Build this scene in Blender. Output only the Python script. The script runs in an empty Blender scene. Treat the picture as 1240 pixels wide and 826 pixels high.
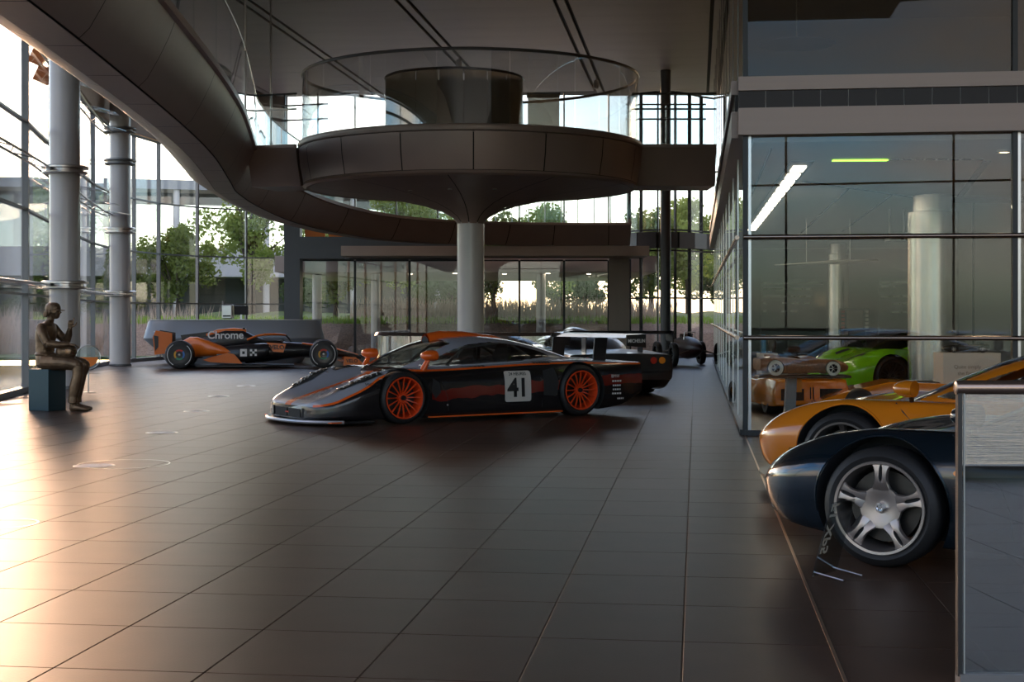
import bpy, bmesh, math, random
from mathutils import Vector, Matrix
from mathutils.bvhtree import BVHTree
R = math.radians
random.seed(7)
SC = bpy.context.scene
COL = SC.collection
PI = math.pi

# ---------------------------------------------------------------- camera
EYE = 1.35
FPX = 1750.0                      # focal length in pixels of the 1240 wide frame
cam_d = bpy.data.cameras.new('camera')
cam = bpy.data.objects.new('camera', cam_d)
COL.objects.link(cam)
cam.location = (0, 0, EYE)
cam.rotation_euler = (R(90), 0, 0)
cam_d.sensor_width = 36
cam_d.lens = FPX / 1240 * 36
cam_d.shift_y = -31 / 1240
cam_d.clip_start = .05
cam_d.clip_end = 600
SC.camera = cam

# ---------------------------------------------------------------- world, sun, exposure
SUN_AZ, SUN_EL = R(340), R(8)   # azimuth clockwise from +Y: low, beyond the left glass
w = bpy.data.worlds.new('world')
SC.world = w
w.use_nodes = True
wn = w.node_tree.nodes
wn.clear()
wo = wn.new('ShaderNodeOutputWorld')
wb = wn.new('ShaderNodeBackground')
sky = wn.new('ShaderNodeTexSky')
sky.sky_type = 'NISHITA'
sky.sun_disc = False
sky.sun_elevation = SUN_EL
sky.sun_rotation = SUN_AZ - 2 * PI        # the same side as the sun lamp
sky.dust_density = 1.0
sky.air_density = 1.0
sky.ozone_density = 4.0
wb.inputs['Strength'].default_value = .40
# broken cloud over the blue
tc = wn.new('ShaderNodeTexCoord')
mp = wn.new('ShaderNodeMapping')
mp.inputs['Scale'].default_value = (1, 1, 3.2)
nz = wn.new('ShaderNodeTexNoise')
nz.inputs['Scale'].default_value = 2.6
nz.inputs['Detail'].default_value = 5
cr = wn.new('ShaderNodeValToRGB')
cr.color_ramp.elements[0].position = .42
cr.color_ramp.elements[1].position = .66
mixw = wn.new('ShaderNodeMix')
mixw.data_type = 'RGBA'
mixw.inputs['B'].default_value = (3.4, 2.8, 2.3, 1)
wl = w.node_tree.links.new
wl(tc.outputs['Generated'], mp.inputs[0]); wl(mp.outputs[0], nz.inputs['Vector'])
wl(nz.outputs['Fac'], cr.inputs[0]); wl(cr.outputs[0], mixw.inputs['Factor'])
wl(sky.outputs[0], mixw.inputs['A']); wl(mixw.outputs['Result'], wb.inputs['Color'])
wl(wb.outputs[0], wo.inputs[0])

sd = bpy.data.lights.new('sun_left_offscreen', 'SUN')
sd.energy = 1.5
sd.angle = R(9)
sd.color = (1, .55, .30)
sun = bpy.data.objects.new('sun_left_offscreen', sd)
COL.objects.link(sun)
_d = Vector((-math.sin(SUN_AZ) * math.cos(SUN_EL), -math.cos(SUN_AZ) * math.cos(SUN_EL), -math.sin(SUN_EL)))
sun.rotation_euler = _d.to_track_quat('-Z', 'Y').to_euler()
sun.location = (-20, 60, 12)

vs = SC.view_settings
vs.view_transform = 'Standard'
vs.look = 'None'
vs.gamma = 1
vs.exposure = 0.95
vs.use_curve_mapping = False
SC.cycles.max_bounces = 10
SC.cycles.transparent_max_bounces = 40
SC.cycles.caustics_reflective = False
SC.cycles.caustics_refractive = False
SC.cycles.sample_clamp_indirect = 6

# ---------------------------------------------------------------- helpers
def lin(c):
    return tuple((x / 12.92 if x <= .04045 else ((x + .055) / 1.055) ** 2.4) for x in c)

def rgb(h):
    return lin(tuple(int(h[i:i + 2], 16) / 255 for i in (0, 2, 4)))

MATS = {}
def mat(name, col, rough=.5, metal=0.0, var=0.0, vscale=8.0, bump=0.0, bscale=60.0, coat=0.0, emit=None, estr=0.0, rand=0.0, spec=.5):
    if name in MATS:
        return MATS[name]
    m = bpy.data.materials.new(name)
    m.use_nodes = True
    nt = m.node_tree
    b = nt.nodes['Principled BSDF']
    if isinstance(col, str):
        col = rgb(col)
    b.inputs['Base Color'].default_value = (*col, 1)
    b.inputs['Roughness'].default_value = rough
    b.inputs['Metallic'].default_value = metal
    b.inputs['Specular IOR Level'].default_value = spec
    if coat:
        b.inputs['Coat Weight'].default_value = coat
        b.inputs['Coat Roughness'].default_value = .03
    if emit:
        b.inputs['Emission Color'].default_value = (*(rgb(emit) if isinstance(emit, str) else emit), 1)
        b.inputs['Emission Strength'].default_value = estr
    L = nt.links.new
    if var or bump or rand:
        t = nt.nodes.new('ShaderNodeTexCoord')
        n = nt.nodes.new('ShaderNodeTexNoise')
        n.inputs['Scale'].default_value = vscale
        n.inputs['Detail'].default_value = 4
        L(t.outputs['Object'], n.inputs['Vector'])
        if var or rand:
            mr = nt.nodes.new('ShaderNodeMapRange')
            mr.inputs['From Min'].default_value = .25
            mr.inputs['From Max'].default_value = .75
            mr.inputs['To Min'].default_value = 1 - var
            mr.inputs['To Max'].default_value = 1 + var
            L(n.outputs['Fac'], mr.inputs['Value'])
            val = mr.outputs[0]
            if rand:
                oi = nt.nodes.new('ShaderNodeObjectInfo')
                m2 = nt.nodes.new('ShaderNodeMapRange')
                m2.inputs['To Min'].default_value = 1 - rand
                m2.inputs['To Max'].default_value = 1 + rand
                L(oi.outputs['Random'], m2.inputs['Value'])
                mu = nt.nodes.new('ShaderNodeMath')
                mu.operation = 'MULTIPLY'
                L(val, mu.inputs[0]); L(m2.outputs[0], mu.inputs[1])
                val = mu.outputs[0]
            hs = nt.nodes.new('ShaderNodeHueSaturation')
            hs.inputs['Color'].default_value = (*col, 1)
            L(val, hs.inputs['Value'])
            L(hs.outputs[0], b.inputs['Base Color'])
        if bump:
            n2 = nt.nodes.new('ShaderNodeTexNoise')
            n2.inputs['Scale'].default_value = bscale
            n2.inputs['Detail'].default_value = 3
            L(t.outputs['Object'], n2.inputs['Vector'])
            bp = nt.nodes.new('ShaderNodeBump')
            bp.inputs['Strength'].default_value = bump
            bp.inputs['Distance'].default_value = .02
            L(n2.outputs['Fac'], bp.inputs['Height'])
            L(bp.outputs[0], b.inputs['Normal'])
    MATS[name] = m
    return m

def glass(name, tint=(.9, .93, .92), refl=1.0, rough=0.0, milk=0.0, milkcol=(.8, .8, .8), graz=.8):
    if name in MATS:
        return MATS[name]
    m = bpy.data.materials.new(name)
    m.use_nodes = True
    nt = m.node_tree
    nt.nodes.clear()
    N = nt.nodes.new
    L = nt.links.new
    o = N('ShaderNodeOutputMaterial')
    tr = N('ShaderNodeBsdfTransparent')
    tr.inputs[0].default_value = (*tint, 1)
    gl = N('ShaderNodeBsdfGlossy')
    gl.inputs['Roughness'].default_value = rough
    gl.inputs['Color'].default_value = (1, 1, 1, 1)
    fr = N('ShaderNodeLayerWeight')
    fr.inputs['Blend'].default_value = .5
    pw_ = N('ShaderNodeMath')
    pw_.operation = 'POWER'
    pw_.inputs[1].default_value = 5
    L(fr.outputs['Facing'], pw_.inputs[0])
    mu = N('ShaderNodeMath')
    mu.operation = 'MULTIPLY_ADD'
    mu.use_clamp = True
    mu.inputs[1].default_value = graz
    mu.inputs[2].default_value = .04 * refl
    L(pw_.outputs[0], mu.inputs[0])
    mx = N('ShaderNodeMixShader')
    base = tr.outputs[0]
    if milk:
        df = N('ShaderNodeBsdfDiffuse')
        df.inputs[0].default_value = (*milkcol, 1)
        tl = N('ShaderNodeBsdfTranslucent')
        tl.inputs[0].default_value = (*milkcol, 1)
        ad = N('ShaderNodeMixShader')
        ad.inputs[0].default_value = .5
        L(df.outputs[0], ad.inputs[1]); L(tl.outputs[0], ad.inputs[2])
        m2 = N('ShaderNodeMixShader')
        m2.inputs[0].default_value = milk
        L(tr.outputs[0], m2.inputs[1]); L(ad.outputs[0], m2.inputs[2])
        base = m2.outputs[0]
    L(mu.outputs[0], mx.inputs[0]); L(base, mx.inputs[1]); L(gl.outputs[0], mx.inputs[2])
    L(mx.outputs[0], o.inputs[0])
    MATS[name] = m
    return m

class MB:
    """collects faces for ONE mesh object"""
    def __init__(s):
        s.v = []; s.f = []; s.m = []
    def add(s, vs_, fs, mi=0):
        k = len(s.v)
        s.v += [tuple(p) for p in vs_]
        s.f += [tuple(i + k for i in f) for f in fs]
        s.m += [mi] * len(fs)
        return s
    def box(s, c, d, rz=0, ry=0, rx=0, mi=0):
        M_ = Matrix.Rotation(rz, 3, 'Z') @ Matrix.Rotation(ry, 3, 'Y') @ Matrix.Rotation(rx, 3, 'X')
        P = []
        for z in (-.5, .5):
            for x, y in ((-.5, -.5), (.5, -.5), (.5, .5), (-.5, .5)):
                P.append(Vector(c) + M_ @ Vector((x * d[0], y * d[1], z * d[2])))
        return s.add(P, [(3, 2, 1, 0), (4, 5, 6, 7), (0, 1, 5, 4), (1, 2, 6, 5), (2, 3, 7, 6), (3, 0, 4, 7)], mi)
    def tube(s, pts, r, n=8, closed=False, mi=0, cap=True):
        pts = [Vector(p) for p in pts]
        rs = r if isinstance(r, (list, tuple)) else [r] * len(pts)
        rings = []
        N_ = len(pts)
        up = Vector((0, 0, 1))
        prev = None
        for i, p in enumerate(pts):
            a = pts[(i - 1) % N_] if (closed or i > 0) else p
            b = pts[(i + 1) % N_] if (closed or i < N_ - 1) else p
            t = (b - a).normalized()
            if prev is None:
                q = up if abs(t.z) < .9 else Vector((1, 0, 0))
                u = t.cross(q).normalized()
            else:
                u = (prev - t * prev.dot(t)).normalized()
            prev = u
            v = t.cross(u)
            rings.append([p + (u * math.cos(2 * PI * k / n) + v * math.sin(2 * PI * k / n)) * rs[i] for k in range(n)])
        return s.loft(rings, True, closed, cap and not closed, mi)
    def loft(s, rings, ringclosed=True, closed=False, cap=False, mi=0):
        n = len(rings[0])
        k = len(s.v)
        for rg in rings:
            s.v += [tuple(p) for p in rg]
        m_ = len(rings)
        for i in range(m_ if closed else m_ - 1):
            j = (i + 1) % m_
            for a in range(n if ringclosed else n - 1):
                b = (a + 1) % n
                s.f.append((k + i * n + a, k + i * n + b, k + j * n + b, k + j * n + a)); s.m.append(mi)
        if cap:
            s.f.append(tuple(k + a for a in reversed(range(n)))); s.m.append(mi)
            s.f.append(tuple(k + (m_ - 1) * n + a for a in range(n))); s.m.append(mi)
        return s
    def lathe(s, prof, n=32, a0=0, a1=2 * PI, c=(0, 0, 0), axis='Z', mi=0):
        full = abs(a1 - a0 - 2 * PI) < 1e-6
        rings = []
        for i in range(n if full else n + 1):
            a = a0 + (a1 - a0) * i / n
            ca, sa = math.cos(a), math.sin(a)
            if axis == 'Z':
                rings.append([(c[0] + r * ca, c[1] + r * sa, c[2] + z) for r, z in prof])
            elif axis == 'Y':
                rings.append([(c[0] + r * ca, c[1] + z, c[2] + r * sa) for r, z in prof])
            else:
                rings.append([(c[0] + z, c[1] + r * ca, c[2] + r * sa) for r, z in prof])
        return s.loft(rings, False, full, False, mi)
    def prism(s, poly, d, M_=None, mi=0):
        """poly in xy, extruded 0..d in z, then transformed"""
        n = len(poly)
        P = [Vector((x, y, 0)) for x, y in poly] + [Vector((x, y, d)) for x, y in poly]
        if M_ is not None:
            P = [M_ @ p for p in P]
        return s.add(P, [tuple(reversed(range(n))), tuple(range(n, 2 * n))] + [(i, (i + 1) % n, n + (i + 1) % n, n + i) for i in range(n)], mi)
    def mesh(s, name, mats=(), smooth=False):
        me = bpy.data.meshes.new(name)
        me.from_pydata(s.v, [], s.f)
        for m in mats:
            me.materials.append(m)
        me.polygons.foreach_set('material_index', s.m)
        if smooth:
            me.polygons.foreach_set('use_smooth', [True] * len(s.f))
        me.update()
        bm = bmesh.new(); bm.from_mesh(me)
        bmesh.ops.recalc_face_normals(bm, faces=bm.faces)
        bm.to_mesh(me); bm.free()
        if smooth:
            me.set_sharp_from_angle(angle=smooth if isinstance(smooth, float) else R(40))
        return me
    def build(s, name, m, parent=None, smooth=False, bevel=0, loc=None, rz=0):
        o = bpy.data.objects.new(name, s.mesh(name, m if isinstance(m, (list, tuple)) else [m], smooth))
        COL.objects.link(o)
        o.parent = parent
        if loc is not None:
            o.location = loc
        o.rotation_euler.z = rz
        if bevel:
            b = o.modifiers.new('bevel', 'BEVEL')
            b.width = bevel; b.segments = 2; b.limit_method = 'ANGLE'
        return o

def tag(o, label=None, cat=None, group=None, kind=None):
    if label: o['label'] = label
    if cat: o['category'] = cat
    if group: o['group'] = group
    if kind: o['kind'] = kind
    return o

def thing(name, label, cat, loc=(0, 0, 0), rz=0, group=None):
    o = bpy.data.objects.new(name, None)
    COL.objects.link(o)
    o.location = loc
    o.rotation_euler.z = rz
    o.empty_display_size = .1
    return tag(o, label, cat, group)

_ub = {}
def ubox(name, c, d, m, parent=None, rz=0, bev=False):
    """object sharing one unit cube mesh"""
    if 'b' not in _ub:
        me = MB().box((0, 0, 0), (1, 1, 1)).mesh('unit_box')
        me.materials.append(None)
        _ub['b'] = me
    o = bpy.data.objects.new(name, _ub['b'])
    COL.objects.link(o)
    o.location = c
    o.scale = d
    o.rotation_euler.z = rz
    o.parent = parent
    o.material_slots[0].link = 'OBJECT'
    o.material_slots[0].material = m
    return o

def struct(name, mb, m, smooth=False, bevel=0):
    return tag(mb.build(name, m, None, smooth, bevel), kind='structure')

def copy_tree(o, parent=None):
    c = o.copy()
    COL.objects.link(c)
    c.parent = parent
    for ch in [q for q in bpy.data.objects if q.parent == o]:
        copy_tree(ch, c)
    return c

def pw(*pairs):
    """smooth monotone interpolation through (x, y) pairs"""
    pr = sorted(pairs)
    X = [p[0] for p in pr]; Y = [p[1] for p in pr]
    n = len(X)
    d = [(Y[i + 1] - Y[i]) / (X[i + 1] - X[i]) for i in range(n - 1)]
    m = [d[0]] + [0 if d[i - 1] * d[i] <= 0 else 2 * d[i - 1] * d[i] / (d[i - 1] + d[i]) for i in range(1, n - 1)] + [d[-1]]
    def f(x):
        if x <= X[0]: return Y[0]
        if x >= X[-1]: return Y[-1]
        i = 0
        while x > X[i + 1]: i += 1
        h = X[i + 1] - X[i]
        t = (x - X[i]) / h
        return ((2 * t ** 3 - 3 * t * t + 1) * Y[i] + (t ** 3 - 2 * t * t + t) * h * m[i] + (-2 * t ** 3 + 3 * t * t) * Y[i + 1] + (t ** 3 - t * t) * h * m[i + 1])
    return f

def catmull(P, k):
    """smooth polyline through P, k samples per span"""
    P = [Vector(p) for p in P]
    out = []
    n = len(P)
    for i in range(n - 1):
        a, b, c, d = P[max(i - 1, 0)], P[i], P[i + 1], P[min(i + 2, n - 1)]
        for j in range(k):
            t = j / k
            out.append(.5 * ((2 * b) + (c - a) * t + (2 * a - 5 * b + 4 * c - d) * t * t + (3 * b - a - 3 * c + d) * t ** 3))
    out.append(P[-1])
    return out

_txt = {}
def text_mesh(s, size, extrude=.001, bold=0.0, spacing=1.0):
    cu = bpy.data.curves.new('lettering', 'FONT')
    cu.body = s
    cu.size = size
    cu.extrude = extrude
    cu.offset = bold
    cu.space_character = spacing
    cu.align_x = 'CENTER'
    cu.align_y = 'CENTER'
    o = bpy.data.objects.new('lettering', cu)
    COL.objects.link(o)
    bpy.context.view_layer.update()
    dg = bpy.context.evaluated_depsgraph_get()
    me = bpy.data.meshes.new_from_object(o.evaluated_get(dg))
    bpy.data.objects.remove(o)
    bpy.data.curves.remove(cu)
    return me

def text(name, s, size, m, parent, M_, extrude=.001, bold=0.0, spacing=1.0):
    me = text_mesh(s, size, extrude, bold, spacing)
    me.transform(M_)
    me.materials.clear()
    me.materials.append(m)
    o = bpy.data.objects.new(name, me)
    COL.objects.link(o)
    o.parent = parent
    return o

# the boulevard runs toward a point right of the view axis: its own axes
BA = math.atan2(223, 1750)
BD = Vector((math.sin(BA), math.cos(BA), 0))     # along the boulevard
RD = Vector((math.cos(BA), -math.sin(BA), 0))    # across it
def AB(a, b, z=0):
    return RD * a + BD * b + Vector((0, 0, z))

# ---------------------------------------------------------------- materials
TILE = mat('floor_tile', (.064, .038, .026), .36, 0, .16, 3.0, .03, 90, rand=.14, spec=.2)
GROUT = mat('floor_grout', (.12, .085, .066), .6)
CLAD = mat('cladding_warm_grey', (.42, .315, .265), .42, .2, .05, 1.5)
CLADD = mat('walkway_floor', (.15, .125, .112), .6, 0, .05, 1.5)
CLADG = mat('cladding_slate', (.10, .105, .11), .45, .2, .04, 2)
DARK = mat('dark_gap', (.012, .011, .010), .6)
CEIL = mat('ceiling_panel', (.50, .47, .44), .5, .1, .05, 1.2)
CEILW = mat('showroom_ceiling', (.55, .50, .45), .5, 0, .04, 1.0)
WHITE = mat('column_white', (.62, .59, .57), .3, 0, .03, 2, coat=.3)
STEEL = mat('brushed_steel', (.55, .53, .51), .28, 1.0, .04, 6)
SILV = mat('silver_column', (.62, .59, .55), .26, .9, .05, 1.2)
FRAME = mat('frame_dark', (.03, .03, .03), .4, .4)
FRAMEG = mat('frame_grey', (.20, .20, .20), .4, .5)
BRONZE_R = mat('bronze_rail', (.36, .27, .22), .25, .9)
TAN = mat('tan_panel', (.36, .30, .25), .5, 0, .05, 2)
WALLG = mat('wall_dark_grey', (.15, .145, .135), .6, 0, .05, 2)
BRASS = mat('brass_strip', (.55, .38, .26), .3, .9)
ORANGE_P = mat('orange_panel', 'e87a10', .45)
GL = glass('clear_glazing', (.94, .945, .955), 1.0)
GLD = glass('interior_glass', (.90, .91, .89), .8)
GLU = glass('upper_smoked_glass', (.72, .66, .58), .35, milk=.06, milkcol=(.5, .42, .35))
GLB = glass('balustrade_glass', (.86, .90, .90), 1.3)
GLC = glass('curved_balustrade_glass', (.88, .90, .90), 4.0)
GLF = glass('frosted_drum_glass', (.7, .68, .62), 1.0, rough=.05, milk=.6, milkcol=(.75, .68, .58))

# ---------------------------------------------------------------- outline of the left glass wall
LW = [(-5.6, -1.6), (-5.95, 2), (-6.3, 6), (-6.7, 10), (-7.15, 14), (-7.6, 18), (-8.05, 21.8), (-8.56, 25.4), (-9.3, 29.2),
      (-10.1, 33.2), (-10.85, 37.4), (-11.15, 40.2), (-11.04, 42.2), (-10.76, 44.0), (-9.93, 45.6), (-8.63, 46.9), (-7.35, 47.2)]
def lw_x(y):
    for (x0, y0), (x1, y1) in zip(LW, LW[1:]):
        if y0 <= y <= y1:
            return x0 + (x1 - x0) * (y - y0) / (y1 - y0)
    return -12.0

# ---------------------------------------------------------------- floor: grout bed and single tiles
poly = [(13.2, -1.6)] + [(x - .15, y) for x, y in LW] + [(13.2, 47.4)]
fl = struct('floor', MB().prism(poly, .03, Matrix.Translation((0, 0, -.0355))), GROUT)
TW, TL, A0, B0 = .597, .75, -.054, 6.02
cells = []
for i in range(-24, 24):
    for j in range(-11, 56):
        a, b = A0 + (i + .5) * TW, B0 + (j + .5) * TL
        p = AB(a, b)
        if p.x > 12.9 or p.y < -1.5 or p.y > 47.2 or p.x < lw_x(p.y) + .25:
            continue
        vis = p.y > 4.9 and abs(p.x) < .36 * p.y + .4
        cells.append((0 if vis else 1, p.y, p))
cells.sort(key=lambda c: (c[0], c[1]))
tile_bm = MB().box((0, 0, -.004), (TW - .006, TL - .006, .008))
tme = tile_bm.mesh('tile', [TILE])
_b = bmesh.new(); _b.from_mesh(tme)
bmesh.ops.bevel(_b, geom=[e for e in _b.edges if all(v.co.z > -.002 for v in e.verts)], offset=.0015, segments=1, affect='EDGES')
_b.to_mesh(tme); _b.free()
for c in cells[:300]:
    o = bpy.data.objects.new('tile', tme)
    COL.objects.link(o)
    o.location = (c[2].x, c[2].y, 0)
    o.rotation_euler = (0, 0, -BA)
    o.parent = fl
fm = MB()
for c in cells[300:]:
    fm.box((c[2].x, c[2].y, -.004), (TW - .006, TL - .006, .008), -BA)
tag(fm.build('tile_field', TILE, fl), kind='stuff')
# metal strip let into the joint in front of the showroom
st = MB().box((0, 0, 0), (.014, 11.6, .004))
st.build('metal_strip', BRASS, fl, loc=AB(.546, 10.7, .0015), rz=-BA)

# ---------------------------------------------------------------- glazed walls
def glazing(name, pts, zs, gm, fmm, mull=.05, depth=.12, trans=.04, sill=.10, tm=None):
    base = MB()
    for (x0, y0), (x1, y1) in zip(pts, pts[1:]):
        d = math.hypot(x1 - x0, y1 - y0)
        base.box(((x0 + x1) / 2, (y0 + y1) / 2, sill / 2), (d, .16, sill), math.atan2(y1 - y0, x1 - x0))
    wall = struct(name, base, fmm)
    for k, (x, y) in enumerate(pts):
        a, b = pts[max(k - 1, 0)], pts[min(k + 1, len(pts) - 1)]
        ubox('mullion', (x, y, (sill + zs[-1]) / 2), (mull, depth, zs[-1] - sill), fmm, wall, math.atan2(b[1] - a[1], b[0] - a[0]))
    for (x0, y0), (x1, y1) in zip(pts, pts[1:]):
        d = math.hypot(x1 - x0, y1 - y0)
        rz = math.atan2(y1 - y0, x1 - x0)
        cx, cy = (x0 + x1) / 2, (y0 + y1) / 2
        zz = [sill] + list(zs)
        for r in range(len(zz) - 1):
            ubox('pane', (cx, cy, (zz[r] + zz[r + 1]) / 2), (d - mull, .016, zz[r + 1] - zz[r] - trans), gm, wall, rz)
            ubox('transom', (cx, cy, zz[r + 1]), (d - mull, depth * .8, trans), tm or fmm, wall, rz)
    return wall

wl_ = glazing('wall_left', LW, [1.72, 3.22, 4.76, 6.6], GL, FRAMEG)
# bulkhead above the curved glass up to the roof
bk = MB()
for (x0, y0), (x1, y1) in zip(LW, LW[1:]):
    d = math.hypot(x1 - x0, y1 - y0)
    bk.box(((x0 + x1) / 2, (y0 + y1) / 2, 7.6), (d + .04, .2, 1.9), math.atan2(y1 - y0, x1 - x0))
bk.build('bulkhead', CLAD, wl_)

# wall at the far end: windows, lintel, solid pier, then the tall bowed glass
YB = 46.5
px = lambda p, Y: (p - 620) / FPX * Y
wb_pts = [(px(p, YB), YB) for p in (365, 430, 496, 558, 629, 683, 737)]
wfar = glazing('wall_back', wb_pts, [3.12], GL, FRAME, mull=.07, trans=.05, sill=.08)
ubox('lintel', ((wb_pts[0][0] + wb_pts[3][0]) / 2, YB - .25, 3.5), (wb_pts[3][0] - wb_pts[0][0], .7, .7), CLADG, wfar)
ubox('pier', (px(749.5, YB), YB, 1.75), (px(762, YB) - px(737, YB), .3, 3.5), TAN, wfar)
ubox('corner_post', (px(355, 46.2), 46.2, 2.3), (.5, .5, 4.6), CLADG, wfar)
up = [(px(p, YB), YB) for p in (345, 385, 430, 480, 530, 580, 629, 683, 737, 775)]
for (x0, y0), (x1, y1) in zip(up, up[1:]):
    ubox('upper_pane', ((x0 + x1) / 2, YB, 6.2), (x1 - x0 - .05, .016, 4.5), GL, wfar)
    ubox('upper_mullion', (x0, YB, 6.2), (.05, .12, 4.6), FRAMEG, wfar)
BW = [(px(762, YB), YB), (4.1, 45.9), (4.6, 45.55), (5.15, 45.6), (5.65, 46.0), (6.1, 46.6), (6.8, 47.2)]
glazing('wall_bowed', BW, [1.9, 3.4, 4.05, 6.0, 8.4], GL, FRAME, mull=.04, trans=.05)
sl = MB()
for (x0, y0), (x1, y1) in zip(BW, BW[1:]):
    sl.box(((x0 + x1) / 2, (y0 + y1) / 2 - .1, 3.72), (math.hypot(x1 - x0, y1 - y0) + .05, .4, .5), math.atan2(y1 - y0, x1 - x0))
tag(sl.build('trim_1', CLADG), kind='structure')
# behind and right of the camera
glazing('wall_behind', [(-5.6 + i * 3.75, -1.6) for i in range(6)], [4.4, 6.6], GL, FRAMEG)
struct('wall_right', MB().box((13.3, 22.8, 4.2), (.2, 49.4, 8.6)), TAN)

# ---------------------------------------------------------------- ceiling with twin slots
ZC = 8.5
cl = struct('ceiling', MB().prism([(13.4, -1.7)] + [(x - .1, y) for x, y in LW] + [(13.4, 47.5)], .2, Matrix.Translation((0, 0, ZC + .06))), mat('ceiling_void', (.05, .048, .045), .7))
SLOT = [-17.25, -13.7, -10.15, -6.6, -3.05, .5, 4.05]
for s0, s1 in zip(SLOT, SLOT[1:]):
    for r in range(17):
        b = 28 + r * 1.15
        q = AB((s0 + s1) / 2, b, ZC)
        if q.x < lw_x(q.y) + 1.8 or q.y > 46.4:
            continue
        ubox('ceiling_panel', q, (s1 - s0 - .36, 1.14, .05), CEIL, cl, -BA)
for s0 in SLOT[1:]:
    ubox('slot_rail', AB(s0, 37.5, ZC), (.17, 18, .05), CEIL, cl, -BA)
# plain near field of the same ceiling
ubox('ceiling_field', AB(-3.4, 12.5, ZC), (16, 30, .04), CEIL, cl, -BA)

# ---------------------------------------------------------------- showroom on the right: front screen, side screen, beam, upper storey
CA, CB = .549, 16.5
ZBM0, ZBM1 = 3.37, 4.02
bays = [CA, CA + 2.93, CA + 5.86, CA + 8.79, CA + 11.7]
wfr = struct('wall_right_front', MB().box(AB((bays[0] + bays[-1]) / 2, CB, .03), (bays[-1] - bays[0], .12, .06), -BA), FRAME)
for a in bays:
    ubox('post', AB(a, CB, ZBM0 / 2), (.055, .10, ZBM0), FRAME, wfr, -BA)
    ubox('post_fin', AB(a + .05, CB + .01, ZBM0 / 2), (.03, .06, ZBM0), STEEL, wfr, -BA)
    ubox('upper_post', AB(a, CB, (ZBM1 + ZC) / 2), (.055, .10, ZC - ZBM1), FRAME, wfr, -BA)
for a0, a1 in zip(bays, bays[1:]):
    ubox('pane', AB((a0 + a1) / 2, CB, ZBM0 / 2 + .03), (a1 - a0 - .06, .02, ZBM0 - .06), GLD, wfr, -BA)
    ubox('upper_pane', AB((a0 + a1) / 2, CB, (ZBM1 + ZC) / 2), (a1 - a0 - .06, .02, ZC - ZBM1), GLU, wfr, -BA)
for z in (1.10, 2.23):
    rl = MB().tube([AB(CA - .02, CB - .09, z), AB(bays[-1], CB - .09, z)], .026, 12)
    rl.build('rail', BRONZE_R, wfr, True)
# beam fascia: upper band, row of dark louvre panels in the recess, lower band
def beam(parent, p0, p1, off):
    v = p1 - p0
    L_ = v.length
    rz = math.atan2(v.y, v.x)
    c = (p0 + p1) / 2
    ubox('lower_band', (c.x, c.y, (ZBM0 + 3.67) / 2), (L_, .30, 3.67 - ZBM0), CLAD, parent, rz)
    ubox('upper_band', (c.x, c.y, (3.865 + ZBM1) / 2), (L_, .30, ZBM1 - 3.865), CLAD, parent, rz)
    n = int(L_ / .30)
    for k in range(n):
        q = p0 + v * ((k + .5) / n)
        ubox('louvre_panel', (q.x, q.y, 3.768), (L_ / n - .008, .22, .19), MATS['louvre'], parent, rz)
mat('louvre', (.035, .028, .026), .5, .2)
beam(wfr, AB(CA - .08, CB), AB(bays[-1], CB), 0)
wsd = struct('wall_right_side', MB().box(AB(CA, (CB + 44) / 2, .03), (.12, 44 - CB, .06), -BA), FRAME)
sb_ = [CB + 2.5 * k for k in range(12)]
for b0, b1 in zip(sb_, sb_[1:]):
    ubox('post', AB(CA, b1, ZBM0 / 2), (.035, .05, ZBM0), STEEL, wsd, -BA)
    ubox('pane', AB(CA, (b0 + b1) / 2, ZBM0 / 2 + .03), (.02, b1 - b0 - .06, ZBM0 - .06), GLD, wsd, -BA)
    ubox('upper_pane', AB(CA, (b0 + b1) / 2, (ZBM1 + ZC) / 2), (.02, b1 - b0 - .06, ZC - ZBM1), GLU, wsd, -BA)
    ubox('upper_post', AB(CA, b1, (ZBM1 + ZC) / 2), (.035, .05, ZC - ZBM1), FRAMEG, wsd, -BA)
for z in (1.10, 2.23):
    MB().tube([AB(CA - .09, CB, z), AB(CA - .09, 43.8, z)], .026, 10).build('rail', BRONZE_R, wsd, True)
beam(wsd, AB(CA, CB + .16), AB(CA, 44), 0)
# upper storey room
us = struct('wall_upper_room', MB().box(AB(CA + 6, 21.2, 5.6), (11.9, .15, 3.0), -BA), mat('upper_room_wall', (.40, .36, .32), .6, 0, .05, 1))
ubox('slab', AB(CA + 6, 30, 3.63), (11.9, 27.2, .5), CEILW, us, -BA)
ubox('upper_ceiling', AB(CA + 6, 19, 5.62), (11.9, 4.6, .08), CEILW, us, -BA)
dk = MB().lathe([(0, .03), (.45, .03), (.5, .015), (.45, 0), (0, 0)], 40)  # white disc modelled in place of a reflection in the upper glass
tag(dk.build('reflection_disc', mat('disc_white', (.75, .72, .68), .5), None, True, loc=(px(965, 19), 19, 4.9)), 'round white disc standing in for a reflection in the upper smoked glass', 'reflection')
_o = bpy.data.objects['reflection_disc']
MB().tube([(0, 0, .03), (0, 0, .68)], .012, 8).build('rod', STEEL, _o)

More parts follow.
